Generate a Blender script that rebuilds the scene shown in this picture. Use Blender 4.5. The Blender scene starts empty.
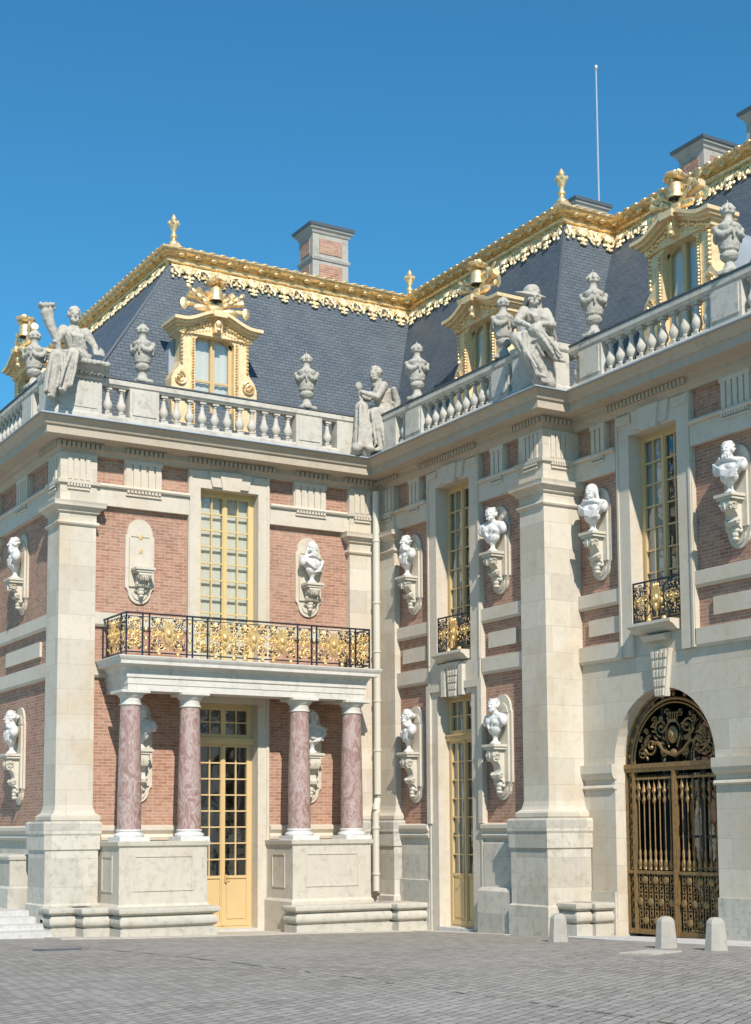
import bpy, bmesh, math, random
from mathutils import Vector, Matrix
random.seed(7)
R=math.radians; PI=math.pi
sc=bpy.context.scene; COL=sc.collection

# ------------------------------------------------------------------ materials
MATS={}
class NT:
    def __init__(s,name):
        s.m=bpy.data.materials.new(name); s.m.use_nodes=True; s.t=s.m.node_tree; s.t.nodes.clear()
        s.out=s.n('ShaderNodeOutputMaterial'); s.p=s.n('ShaderNodeBsdfPrincipled'); s.l(s.p.outputs[0],s.out.inputs[0]); MATS[name]=s.m
    def n(s,t,**k):
        o=s.t.nodes.new(t)
        for a,v in k.items(): setattr(o,a,v)
        return o
    def l(s,a,b): s.t.links.new(a,b)
    def math(s,op,a,b=None):
        o=s.n('ShaderNodeMath',operation=op)
        for i,v in enumerate((a,b)):
            if v is None: continue
            if isinstance(v,(int,float)): o.inputs[i].default_value=v
            else: s.l(v,o.inputs[i])
        return o.outputs[0]
    def mix(s,f,a,b,mode='MIX'):
        o=s.n('ShaderNodeMix',data_type='RGBA',blend_type=mode)
        for i,v in ((0,f),(6,a),(7,b)):
            if isinstance(v,(int,float)): o.inputs[i].default_value=v
            elif isinstance(v,tuple): o.inputs[i].default_value=(*v,1) if len(v)==3 else v
            else: s.l(v,o.inputs[i])
        return o.outputs[2]
    def coord(s): 
        g=s.n('ShaderNodeNewGeometry'); return g
    def noise(s,scale,detail=4,rough=.6,vec=None,dist=0):
        o=s.n('ShaderNodeTexNoise'); o.inputs['Scale'].default_value=scale; o.inputs['Detail'].default_value=detail
        o.inputs['Roughness'].default_value=rough; o.inputs['Distortion'].default_value=dist
        s.l(vec if vec is not None else s.pos(),o.inputs['Vector']); return o.outputs['Fac']
    def pos(s):
        if not hasattr(s,'_g'): s._g=s.n('ShaderNodeNewGeometry')
        return s._g.outputs['Position']
    def ramp(s,f,stops):
        o=s.n('ShaderNodeValToRGB'); s.l(f,o.inputs[0]); e=o.color_ramp.elements
        while len(e)<len(stops): e.new(.5)
        for i,(p,c) in enumerate(stops): e[i].position=p; e[i].color=(*c,1) if isinstance(c,tuple) else (c,c,c,1)
        return o.outputs[0]
    def uvz(s):
        # wall coordinate: along the wall, height (picks x or y by the true normal)
        s.pos(); g=s._g; a=s.n('ShaderNodeSeparateXYZ'); s.l(g.outputs['Position'],a.inputs[0])
        b=s.n('ShaderNodeSeparateXYZ'); s.l(g.outputs['True Normal'],b.inputs[0])
        ax=s.math('ABSOLUTE',b.outputs[0]); ay=s.math('ABSOLUTE',b.outputs[1])
        f=s.math('GREATER_THAN',ax,ay)
        u=s.math('ADD',s.math('MULTIPLY',a.outputs[1],f),s.math('MULTIPLY',a.outputs[0],s.math('SUBTRACT',1,f)))
        c=s.n('ShaderNodeCombineXYZ'); s.l(u,c.inputs[0]); s.l(a.outputs[2],c.inputs[1]); return c.outputs[0]
    def brick(s,vec,w,h,mortar,c1,c2,cm,smooth=.1,bias=0,offset=.5):
        o=s.n('ShaderNodeTexBrick'); s.l(vec,o.inputs['Vector']); I=o.inputs
        I['Scale'].default_value=1; I['Brick Width'].default_value=w; I['Row Height'].default_value=h; I['Mortar Size'].default_value=mortar
        I['Mortar Smooth'].default_value=smooth; I['Bias'].default_value=bias; o.offset=offset
        I['Color1'].default_value=(*c1,1); I['Color2'].default_value=(*c2,1); I['Mortar'].default_value=(*cm,1); return o
    def bump(s,h,strength,dist=.01):
        o=s.n('ShaderNodeBump'); o.inputs['Strength'].default_value=strength; o.inputs['Distance'].default_value=dist
        s.l(h,o.inputs['Height']); s.l(o.outputs[0],s.p.inputs['Normal']); return o
    def set(s,color=None,rough=None,metal=None,spec=None):
        for k,v in (('Base Color',color),('Roughness',rough),('Metallic',metal),('Specular IOR Level',spec)):
            if v is None: continue
            if isinstance(v,tuple): s.p.inputs[k].default_value=(*v,1)
            elif isinstance(v,(int,float)): s.p.inputs[k].default_value=v
            else: s.l(v,s.p.inputs[k])

def m_brick():
    s=NT('brick'); v=s.uvz()
    b=s.brick(v,.215,.064,.007,(.45,.235,.16),(.29,.135,.09),(.47,.36,.275),bias=-.05)
    n=s.noise(1.1,5,.6); c=s.mix(s.math('MULTIPLY',s.ramp(n,[(.35,0.),(.7,1.)]),.45),b.outputs[0],(.46,.34,.25))
    n2=s.noise(9,3,.7); c=s.mix(s.math('MULTIPLY',s.ramp(n2,[(.5,0.),(.75,1.)]),.6),c,(.20,.095,.07))
    n3=s.noise(.45,5,.7); c=s.mix(s.math('MULTIPLY',s.ramp(n3,[(.5,0.),(.7,1.)]),.35),c,(.17,.11,.085))
    s.set(c,.9,0,.2); s.bump(b.outputs['Fac'],-.4,.008)
def m_stone(name,base,alt,block=None,stain=.35,dirt=.2,joint=.62,rough=.85,orange=(.55,.36,.16)):
    s=NT(name); n=s.noise(.9,6,.65)
    if block:
        b=s.brick(s.uvz(),block[0],block[1],.004,base,alt,tuple(x*joint for x in base),smooth=.3)
        c=b.outputs[0]
    else: c=s.mix(n,base,alt)
    n1=s.noise(.55,5,.65); c=s.mix(s.math('MULTIPLY',s.ramp(n1,[(.5,0.),(.72,1.)]),stain),c,tuple(x*.8 for x in orange))
    n3=s.noise(6,6,.75); c=s.mix(s.math('MULTIPLY',s.ramp(n3,[(.50,0.),(.70,1.)]),dirt),c,(.20,.19,.165))
    mp=s.n('ShaderNodeMapping'); mp.inputs['Scale'].default_value=(1,1,.16); s.l(s.pos(),mp.inputs['Vector']); n5=s.noise(5.5,5,.7,mp.outputs[0])
    c=s.mix(s.math('MULTIPLY',s.ramp(n5,[(.54,0.),(.74,1.)]),min(.55,dirt*1.1)),c,(.33,.30,.24))
    n4=s.noise(26,4,.7); c=s.mix(s.math('MULTIPLY',n4,.16),c,(.75,.72,.64))
    s.set(c,rough,0,.25)
    if block: s.bump(s.math('ADD',s.math('MULTIPLY',b.outputs['Fac'],-.35),s.math('MULTIPLY',n3,.5)),.5,.01)
    else: s.bump(n3,.35,.012)
def m_gold(name,base,dark,metal=.85,rough=.34,dirt=.6):
    s=NT(name); n=s.noise(11,5,.7); f=s.math('MULTIPLY',s.ramp(n,[(.46,0.),(.72,1.)]),dirt)
    n2=s.noise(2.1,3,.6)
    c=s.mix(f,s.mix(n2,base,tuple(min(1,x*1.18) for x in base)),dark)
    s.set(c,s.ramp(n,[(.3,rough),(.8,rough+.22)]),metal); s.bump(s.noise(38,3,.6),.5,.01)
m_brick()
m_stone('ashlar',(.615,.55,.445),(.49,.435,.35),(.92,.5),stain=.55,dirt=.24)
m_stone('ashlar_base',(.56,.515,.435),(.39,.365,.31),(1.1,.55),stain=.4,dirt=.65,orange=(.5,.38,.22))
m_stone('trim_stone',(.615,.55,.445),(.52,.46,.37),stain=.4,dirt=.24)
m_stone('cornice_stone',(.50,.42,.32),(.37,.305,.225),stain=.4,dirt=.4,orange=(.45,.30,.14))
m_stone('balustrade_stone',(.61,.57,.48),(.42,.40,.355),stain=.15,dirt=.7)
m_stone('portico_stone',(.62,.59,.53),(.53,.51,.46),stain=.1,dirt=.4)
m_stone('pedestal_stone',(.56,.505,.41),(.46,.42,.345),stain=.35,dirt=.45,orange=(.5,.36,.2))
m_stone('bench_stone',(.52,.48,.40),(.40,.37,.31),stain=.35,dirt=.6,orange=(.48,.36,.22))
m_stone('step_stone',(.56,.55,.52),(.44,.43,.41),stain=.05,dirt=.5)
m_stone('bust_marble',(.68,.67,.64),(.56,.55,.525),stain=.0,dirt=.25,rough=.5)
m_stone('statue_stone',(.56,.525,.45),(.30,.28,.24),stain=.05,dirt=.95)
m_stone('urn_stone',(.53,.50,.43),(.28,.27,.235),stain=.08,dirt=.85)
m_stone('console_stone',(.60,.55,.44),(.52,.48,.39),stain=.2,dirt=.35)
m_stone('chimney_stone',(.44,.415,.36),(.26,.25,.22),stain=.1,dirt=.9)
m_stone('bollard_stone',(.42,.385,.325),(.29,.27,.235),stain=.3,dirt=.7)
m_gold('gold',(.93,.67,.36),(.30,.17,.07),metal=.7,rough=.34,dirt=.85)
m_gold('gold_lace',(.92,.74,.46),(.36,.22,.10),metal=.5,rough=.42,dirt=.8)
m_gold('gold_pale',(.82,.62,.36),(.42,.33,.2),metal=.35,rough=.45,dirt=.6)
m_gold('gilt_iron',(.78,.55,.24),(.22,.13,.05),metal=.7,rough=.38)
m_gold('bronze_gate',(.29,.185,.08),(.06,.04,.018),metal=.55,rough=.42)
def m_marble():
    s=NT('red_marble'); mp=s.n('ShaderNodeMapping'); mp.inputs['Scale'].default_value=(1,1,.55); s.l(s.pos(),mp.inputs['Vector'])
    n=s.noise(4.2,7,.62,mp.outputs[0],dist=2.2)
    c=s.ramp(n,[(.30,(.25,.15,.125)),(.46,(.33,.215,.19)),(.54,(.44,.345,.31)),(.60,(.32,.20,.175)),(.72,(.23,.13,.11))])
    n2=s.noise(2.5,6,.7,mp.outputs[0],dist=3.0); c=s.mix(s.ramp(n2,[(.58,0.),(.68,.6)]),c,(.50,.46,.43))
    s.set(c,.35,0,.4)
m_marble()
def m_slate():
    s=NT('slate'); v=s.uvz()
    b=s.brick(v,.2,.085,.006,(.104,.132,.156),(.080,.102,.124),(.050,.064,.078),smooth=.4,bias=0)
    n=s.noise(1.3,5,.65); c=s.mix(s.math('MULTIPLY',s.ramp(n,[(.4,0.),(.75,1.)]),.6),b.outputs[0],(.135,.158,.17))
    mp=s.n('ShaderNodeMapping'); mp.inputs['Scale'].default_value=(1,1,7); s.l(s.pos(),mp.inputs['Vector'])
    n2=s.noise(3,4,.7,mp.outputs[0]); c=s.mix(s.math('MULTIPLY',s.ramp(n2,[(.5,0.),(.7,1.)]),.5),c,(.07,.08,.10))
    s.set(c,s.ramp(n2,[(.3,.42),(.8,.65)]),0,.5); s.bump(s.math('ADD',s.math('MULTIPLY',b.outputs['Fac'],-1.),n2),1.,.03)
m_slate()
def simple(name,c,rough=.5,metal=0,var=.15,scale=5,spec=.5):
    s=NT(name); n=s.noise(scale,5,.65); s.set(s.mix(n,tuple(x*(1-var) for x in c),tuple(min(1,x*(1+var)) for x in c)),rough,metal,spec); return s
simple('lead',(.30,.34,.38),.55,.15,.25,3)
simple('dark_lead',(.10,.115,.13),.5,.2,.2)
simple('ochre_paint',(.58,.415,.20),.45,0,.08,3)
simple('ochre_pale',(.62,.47,.22),.45,0,.08,3)
simple('iron',(.022,.03,.045),.4,.3,.3)
simple('pipe_paint',(.58,.55,.46),.5,0,.06,2)
simple('curtain',(.74,.71,.60),.9,0,.05,8)
simple('curtain_grey',(.46,.46,.44),.9,0,.15,6)
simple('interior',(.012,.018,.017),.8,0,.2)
simple('pole_metal',(.45,.47,.5),.4,.3,.1)
simple('moss',(.19,.19,.15),.9,0,.3,30)
simple('plant',(.05,.08,.03),.8,0,.4,20)
simple('brick_dark',(.22,.10,.075),.9,0,.3,9)
def m_glass():
    s=NT('glass'); s.t.nodes.remove(s.p)
    g=s.n('ShaderNodeBsdfGlossy'); g.inputs['Roughness'].default_value=.03; g.inputs['Color'].default_value=(.9,.95,1,1)
    nz=s.noise(1.7,2,.5); bm=s.n('ShaderNodeBump'); bm.inputs['Strength'].default_value=.25; bm.inputs['Distance'].default_value=.05
    s.l(nz,bm.inputs['Height']); s.l(bm.outputs[0],g.inputs['Normal'])
    t=s.n('ShaderNodeBsdfTransparent'); t.inputs['Color'].default_value=(.90,.93,.93,1)
    f=s.n('ShaderNodeLayerWeight'); f.inputs[0].default_value=.5
    fac=s.math('ADD',s.math('MULTIPLY',s.math('POWER',f.outputs[1],3.),.6),.17)
    m=s.n('ShaderNodeMixShader'); s.l(fac,m.inputs[0]); s.l(t.outputs[0],m.inputs[1]); s.l(g.outputs[0],m.inputs[2]); s.l(m.outputs[0],s.out.inputs[0])
m_glass()
def m_setts():
    s=NT('cobbles'); a=s.n('ShaderNodeSeparateXYZ'); s.l(s.pos(),a.inputs[0])
    w=s.noise(.8,3,.5); mp=s.n('ShaderNodeMapping'); mp.inputs['Rotation'].default_value=(0,0,R(-29)); s.l(s.pos(),mp.inputs['Vector'])
    ad=s.n('ShaderNodeVectorMath',operation='ADD'); s.l(mp.outputs[0],ad.inputs[0])
    nn=s.n('ShaderNodeTexNoise'); nn.inputs['Scale'].default_value=2.6; s.l(s.pos(),nn.inputs['Vector'])
    sb=s.n('ShaderNodeVectorMath',operation='SCALE'); s.l(nn.outputs['Color'],sb.inputs[0]); sb.inputs['Scale'].default_value=.12; s.l(sb.outputs[0],ad.inputs[1])
    b=s.brick(ad.outputs[0],.19,.13,.011,(.37,.338,.295),(.25,.228,.20),(.17,.155,.12),smooth=1.)
    c=b.outputs[0]
    n=s.noise(.35,4,.6); c=s.mix(s.math('MULTIPLY',s.ramp(n,[(.45,0.),(.65,1.)]),.35),c,(.42,.395,.36))
    n2=s.noise(13,5,.75); c=s.mix(s.math('MULTIPLY',s.ramp(n2,[(.5,0.),(.8,1.)]),.5),c,(.19,.18,.17))
    s.set(c,.8,0,.3); s.bump(s.math('ADD',s.math('MULTIPLY',b.outputs['Fac'],-1.),s.math('MULTIPLY',n2,.6)),.8,.03)
m_setts()

# ------------------------------------------------------------------ geometry helpers
def FW(u,d,z): return Vector((u,d,z))
def FA(u,d,z): return Vector((u,-d,z))
def mk(x0): return lambda u,d,z: Vector((x0-d,u,z))
WC=-7.434; J=.73; YP=-6.13
FC=mk(WC); FB=mk(0.); FB2=mk(J)
def FJ(u,d,z): return Vector((u,YP-d,z))
class MB:
    def __init__(s,F=FW): s.b=bmesh.new(); s.F=F; s.mi=0
    def v(s,u,d,z): return s.b.verts.new(s.F(u,d,z))
    def f(s,vs):
        try:
            fc=s.b.faces.new(vs); fc.material_index=s.mi; return fc
        except ValueError: return None
    def box(s,u0,u1,d0,d1,z0,z1,tu=0,td=0):
        V=[s.v(u,d,z) for (u,d,z) in ((u0,d0,z0),(u1,d0,z0),(u1,d1,z0),(u0,d1,z0),(u0+tu,d0+td,z1),(u1-tu,d0+td,z1),(u1-tu,d1-td,z1),(u0+tu,d1-td,z1))]
        for q in ((0,1,2,3),(7,6,5,4),(0,4,5,1),(1,5,6,2),(2,6,7,3),(3,7,4,0)): s.f([V[i] for i in q])
        return s
    def prism(s,poly,d0,d1):        # poly in (u,z), extruded along d
        a=[s.v(u,d0,z) for u,z in poly]; b=[s.v(u,d1,z) for u,z in poly]; n=len(poly)
        s.f(a); s.f(b[::-1])
        for i in range(n): s.f([a[i],b[i],b[(i+1)%n],a[(i+1)%n]])
        return s
    def prof(s,poly,u0,u1):         # poly in (d,z), extruded along u
        a=[s.v(u0,d,z) for d,z in poly]; b=[s.v(u1,d,z) for d,z in poly]; n=len(poly)
        s.f(a); s.f(b[::-1])
        for i in range(n): s.f([a[i],b[i],b[(i+1)%n],a[(i+1)%n]])
        return s
    def rings(s,rs,cap=True):
        n=len(rs[0])
        for a,b in zip(rs,rs[1:]):
            for i in range(n): s.f([a[i],a[(i+1)%n],b[(i+1)%n],b[i]])
        if cap: s.f(rs[0][::-1]); s.f(rs[-1])
        return s
    def lathe(s,c,prof,n=16,rot=0,sq=False):
        rs=[]
        for r,z in prof:
            if sq: rs.append([s.v(c[0]+r*sx,c[1]+r*sy,c[2]+z) for sx,sy in ((-1,-1),(1,-1),(1,1),(-1,1))])
            else: rs.append([s.v(c[0]+r*math.cos(rot+2*PI*i/n),c[1]+r*math.sin(rot+2*PI*i/n),c[2]+z) for i in range(n)])
        return s.rings(rs)
    def rect(s,x0,x1,y0,y1,prof):   # rectangular shaft, prof=(offset,z)
        rs=[[s.v(x0-e,y0-e,z),s.v(x1+e,y0-e,z),s.v(x1+e,y1+e,z),s.v(x0-e,y1+e,z)] for e,z in prof]
        return s.rings(rs)
    def tube(s,pts,r,n=6,cap=True):
        P=[s.F(*p) for p in pts]; rs=[]; rr=r if isinstance(r,(list,tuple)) else [r]*len(P)
        up=Vector((.13,.21,.97))
        for i,p in enumerate(P):
            t=(P[min(i+1,len(P)-1)]-P[max(i-1,0)]); 
            if t.length<1e-9: t=Vector((0,0,1))
            t.normalize(); a=t.cross(up)
            if a.length<.05: a=t.cross(Vector((1,0,0)))
            a.normalize(); b=t.cross(a)
            rs.append([s.b.verts.new(p+(a*math.cos(2*PI*k/n)+b*math.sin(2*PI*k/n))*rr[i]) for k in range(n)])
        return s.rings(rs,cap)
    def ell(s,c,r,n=8,m=6,rot=None):
        c0=s.F(*c); rs=[]
        M=Matrix.Identity(3) if rot is None else rot
        ax=(s.F(1,0,0)-s.F(0,0,0),s.F(0,1,0)-s.F(0,0,0),s.F(0,0,1)-s.F(0,0,0))
        def P(x,y,z):
            q=M@Vector((x*r[0],y*r[1],z*r[2])); return c0+ax[0]*q.x+ax[1]*q.y+ax[2]*q.z
        top=s.b.verts.new(P(0,0,1)); bot=s.b.verts.new(P(0,0,-1))
        for j in range(1,m):
            th=PI*j/m; rs.append([s.b.verts.new(P(math.sin(th)*math.cos(2*PI*i/n),math.sin(th)*math.sin(2*PI*i/n),math.cos(th))) for i in range(n)])
        for a,b in zip(rs,rs[1:]):
            for i in range(n): s.f([a[i],a[(i+1)%n],b[(i+1)%n],b[i]])
        for i in range(n):
            s.f([top,rs[0][(i+1)%n],rs[0][i]]); s.f([bot,rs[-1][i],rs[-1][(i+1)%n]])
        return s
    def spiral(s,c,r0,r1,a0,turns,w,side=1,n=5,steps=18,taper=.6):
        pts=[];rr=[]
        for i in range(steps+1):
            t=i/steps; r=r0+(r1-r0)*t; a=a0+turns*2*PI*t*side
            pts.append((c[0]+r*math.cos(a),c[1],c[2]+r*math.sin(a))); rr.append(w*(1-(1-taper)*t))
        s.tube(pts,rr,n); s.ell(pts[-1],(w*1.7,)*3,6,4); return s
    def mesh(s,name,mats,off=Vector((0,0,0)),smooth=False,weld=True):
        if weld: bmesh.ops.remove_doubles(s.b,verts=s.b.verts,dist=1e-5)
        bmesh.ops.recalc_face_normals(s.b,faces=s.b.faces)
        if off.length>0: bmesh.ops.translate(s.b,verts=s.b.verts,vec=-off)
        me=bpy.data.meshes.new(name); s.b.to_mesh(me); s.b.free()
        for m in (mats if isinstance(mats,(list,tuple)) else [mats]): me.materials.append(MATS[m])
        if smooth:
            for p in me.polygons: p.use_smooth=True
            try: me.set_sharp_from_angle(angle=R(38))
            except Exception: pass
        return me
    def build(s,name,mats,parent=None,loc=None,smooth=False,weld=True):
        W=wl(parent) if parent else Vector((0,0,0)); L=Vector(loc) if loc is not None else W
        me=s.mesh(name,mats,L,smooth,weld)
        o=bpy.data.objects.new(name,me); COL.objects.link(o); o.location=L-W
        if parent: o.parent=parent
        return o
def wl(o):
    v=Vector((0,0,0))
    while o: v=v+Vector(o.location); o=o.parent
    return v
def tag(o,label=None,cat=None,group=None,kind=None):
    for k,v in (('label',label),('category',cat),('group',group),('kind',kind)):
        if v: o[k]=v
    return o
def empty(name,loc,rz=0,parent=None):
    o=bpy.data.objects.new(name,None); COL.objects.link(o); o.location=loc; o.rotation_euler=(0,0,rz); o.empty_display_size=.2
    if parent: o.parent=parent; o.location=Vector(loc)-wl(parent)
    return o
def add(name,me,parent,loc,rz=0):
    o=bpy.data.objects.new(name,me); COL.objects.link(o)
    if parent: o.parent=parent; o.location=Vector(loc)-wl(parent)
    else: o.location=loc
    o.rotation_euler=(0,0,rz); return o
# paths: five corners, offset outwards by d
def path(cx,ax,bx,jy,b2x,yC=13.,yE=-14.): return [(cx,yC),(cx,ax),(bx,ax),(bx,jy),(b2x,jy),(b2x,yE)]
PW=path(WC,0,0,YP,J)
def sweep(mb,P,prof,a=0,b=None,closed=True):
    pts=P[a:b] if b else P[a:]
    rs=[]
    for i,(x,y) in enumerate(pts):
        first=(a+i==0); last=(a+i==len(P)-1)
        rs.append([mb.v(x-d,(y if (first or last) else y-d),z) for d,z in prof])
    n=len(prof)
    for p,q in zip(rs,rs[1:]):
        for i in range(n if closed else n-1): mb.f([p[i],q[i],q[(i+1)%n],p[(i+1)%n]])
    if closed: mb.f(rs[0]); mb.f(rs[-1][::-1])
    return mb
def gz(x,y):
    s=-.0193*x-.0326*y
    if s>.35: s=.35+.2*math.tanh((s-.35)/.2)
    if s<-.1: s=-.1
    return s

# ------------------------------------------------------------------ ground
g=MB()
xs=[-400,-150,-60,-30]+[-24+i for i in range(0,31)]+[12,30,80,200,400]; ys=[-400,-150,-70,-40]+[-32+i for i in range(0,38)]+[12,30,80,200,400]
G={}
for x in xs:
    for y in ys: G[x,y]=g.v(x,y,gz(max(-25,min(6,x)),max(-33,min(5,y))))
for x0,x1 in zip(xs,xs[1:]):
    for y0,y1 in zip(ys,ys[1:]): g.f([G[x0,y0],G[x1,y0],G[x1,y1],G[x0,y1]])
tag(g.build('courtyard_ground','cobbles'),kind='structure')
# pale stone strips at the foot of the walls
def strip(pts,h=.012):
    m=MB(); up=[m.v(x,y,gz(x,y)+h) for x,y in pts]; dn=[m.v(x,y,gz(x,y)-.15) for x,y in pts]; n=len(pts)
    m.f(up)
    for i in range(n): m.f([up[i],up[(i+1)%n],dn[(i+1)%n],dn[i]])
    return m
tag(strip([(-.42,-6.6),(-.75,-8.6),(-.85,-14),(.7,-14),(.7,-6.6)],.02).build('pavement','step_stone'),kind='structure')
tag(strip([(-8.0,-1.9),(-6.7,-2.35),(-2.9,-2.1),(-.6,-2.2),(-.5,-5.3),(0,-5.3),(0,0),(-8,0)],.016).build('pavement','bench_stone'),kind='structure')
def cover(x,y,w_,d_,a,mat,label):
    m=MB(); c_,s_=math.cos(a),math.sin(a)
    Q=[(x+u*c_-v*s_,y+u*s_+v*c_) for u,v in ((-w_,-d_),(w_,-d_),(w_,d_),(-w_,d_))]
    t=[m.v(a_,b_,gz(a_,b_)+.02) for a_,b_ in Q]; b=[m.v(a_,b_,gz(a_,b_)-.05) for a_,b_ in Q]; m.f(t)
    for i in range(4): m.f([t[i],t[(i+1)%4],b[(i+1)%4],b[i]])
    tag(m.build('ground_cover',mat),label,'ground cover')
cover(-2.96,-12.22,.42,.26,R(20),'bench_stone','pale square stone slab set in the setts in front of the bollards')
cover(-9.5,-6.15,.33,.16,R(10),'dark_lead','dark metal drain cover set in the setts near the left bench')

m=MB(); rr_=random.Random(4); L_=[];R_=[]
for i in range(90):
    y=-4.6-i*.16; x=-8.95+.05*(-4.6-y)+.03*math.sin(i*.7); w_=.008+.022*rr_.random()
    L_.append(m.v(x-w_,y,gz(x,y)+.006)); R_.append(m.v(x+w_,y,gz(x,y)+.006))
for i in range(89):
    if rr_.random()<.62: m.f([L_[i],R_[i],R_[i+1],L_[i+1]])
tag(m.build('gutter_line','moss'),kind='structure')

# ------------------------------------------------------------------ the palace
pal=empty('palace_building',(0,0,0)); tag(pal,'brick and cream stone palace building with slate mansard roof and gilded ridge','palace')

def wall(F,u0,u1,z0,z1,holes,th=.35,d1=0.,mb=None,mi=0):
    mb=mb or MB(F); mb.F=F; mb.mi=mi
    us=sorted({u0,u1,*[h[0] for h in holes],*[h[1] for h in holes]}); us=[u for u in us if u0<=u<=u1]
    for a,b in zip(us,us[1:]):
        hs=sorted([(h[2],h[3]) for h in holes if h[0]<=a+1e-6 and h[1]>=b-1e-6]); z=z0
        for h0,h1 in hs:
            if h0>z: mb.box(a,b,d1-th,d1,z,h0)
            z=max(z,h1)
        if z<z1: mb.box(a,b,d1-th,d1,z,z1)
    return mb
AW=(-4.5,-3.14); BW=(-3.70,-2.45); B2W=(-9.12,-7.84)
ARC_C=-8.48; ARC_R=1.31; ARC_Z=3.36
# brick walls
w=MB(FA); ZB=2.25; e_=.09
wall(FA,WC,0,ZB,9.82,[(AW[0]-e_,AW[1]+e_,ZB,9.5)],mb=w); w.build('brick_wall','brick',pal)
w=wall(FB,YP,0,ZB,9.82,[(BW[0]-e_,BW[1]+e_,ZB,9.5)]); w.build('brick_wall','brick',pal)
w=wall(FB2,-14,YP,5.3,9.82,[(B2W[0]-e_,B2W[1]+e_,5.3,9.5)]); w.build('brick_wall','brick',pal)
w=wall(FC,0,13,ZB,9.82,[(4.9-e_,6.2+e_,ZB,9.5)]); w.build('brick_wall','brick',pal)
# stone base walls
for F,segs,dd in ((FA,((WC,AW[0]-e_),(AW[1]+e_,0)),.06),(FB,((YP,BW[0]-e_),(BW[1]+e_,0)),.07),(FC,((0,4.9-e_),(6.2+e_,13)),.07)):
    for a,b in segs: w=MB(F); w.box(a,b,-.35,dd,-.6,ZB); w.build('base_wall','ashlar_base',pal)
# ashlar ground floor with arch
w=MB(FB2); th=.42
y0,y1=ARC_C-ARC_R,ARC_C+ARC_R
w.box(-14,y0,-th,.03,-.6,5.28); w.box(y1,YP,-th,.03,-.6,5.28)
N=24; arc=[(ARC_C+ARC_R*math.cos(PI*i/N),ARC_Z+ARC_R*math.sin(PI*i/N)) for i in range(N+1)]
for i in range(N):
    (ua,za),(ub,zb)=arc[i],arc[i+1]; w.prism([(ua,za),(ub,zb),(ub,5.28),(ua,5.28)],-th,.03)
w.build('ashlar_wall','ashlar',pal)
w=MB(FB2); w.box(-14,y0-.012,.0,.075,-.6,1.02); w.build('base_course','ashlar_base',pal); w=MB(FB2); w.box(y1+.012,YP,.0,.075,-.6,1.02); w.build('base_course','ashlar_base',pal)
# imposts
w=MB(FB2); ip=[(0,3.08),(.05,3.08),(.10,3.14),(.12,3.2),(.12,3.36),(0,3.36)]; ip2=[(0,2.9),(.06,2.9),(.085,2.93),(.06,2.98),(0,2.98)]
for a,b in ((y1-.02,YP-.15),(-14,y0+.02)): w=MB(FB2); w.prof(ip,a,b); w.prof(ip2,a,b); w.build('impost_moulding','trim_stone',pal)
# arch keystone, fluted
def fluted_key(F,uc,z0,z1,w0,w1,d0,d1):
    k=MB(F); k.prism([(uc-w0,z0),(uc+w0,z0),(uc+w1,z1),(uc-w1,z1)],0,d0)
    nf=4
    for i in range(nf):
        for j in range(5):
            za=z0+(z1-z0)*(j+.08)/5; zb=z0+(z1-z0)*(j+.82)/5
            def wd(z): return w0+(w1-w0)*(z-z0)/(z1-z0)
            ta,tb=wd(za)*.86,wd(zb)*.86
            f0=-1+2*(i+.12)/nf; f1=-1+2*(i+.72)/nf
            k.prism([(uc+ta*f0,za),(uc+ta*f1,za),(uc+tb*f1,zb),(uc+tb*f0,zb)],d0-.001,d1)
    return k.build('keystone','trim_stone',pal)
fluted_key(FB2,-8.55,4.50,5.34,.13,.26,.12,.15)
fluted_key(FB,-3.12,4.90,5.62,.14,.25,.17,.20)
# bands, architrave, surrounds
def bandprof(z0,z1,d): return [(0,z0),(d*.6,z0),(d,z0+.05),(d,z1),(0,z1)]
w=MB()
for F,segs in ((FB,[(-2.10,-.8),(-5.5,-4.07)]),(FB2,[(-7.5,YP-.14),(-14,-9.46)]),(FC,[(.7,4.5),(6.6,13)]),(FA,[(-6.85,-4.77),(-2.87,-.85)])):
    w.F=F
    for a,b in segs:
        for q in ((6.31,6.6,.09),(5.27,5.6,.1)): w=MB(F); w.prof(bandprof(*q),a,b); w.build('stone_band','trim_stone',pal)
for F,uc,hw in ((FB,-1.47,.48),(FB,-4.72,.46),(FB2,-6.98,.45),(FB2,-10.55,.68),(FC,2.5,1.2)):
    q=MB(F); q.box(uc-hw,uc+hw,-.02,.05,5.79,6.10); q.build('stone_panel','trim_stone',pal)
# base mouldings
w=MB()
bp=[(0,2.0),(.10,2.0),(.12,2.06),(.09,2.12),(.15,2.2),(.15,2.27),(.05,2.3),(0,2.3)]
for F,segs in ((FA,[(-6.72,-4.77),(-2.87,-.88)]),(FB,[(-2.1,-.8),(-5.35,-4.07)]),(FC,[(1.0,4.6),(6.5,13)])):
    w.F=F
    for a,b in segs: w=MB(F); w.prof([(d+.03,z) if d>0 else (d,z) for d,z in bp],a,b); w.build('base_moulding','trim_stone',pal)
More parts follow.
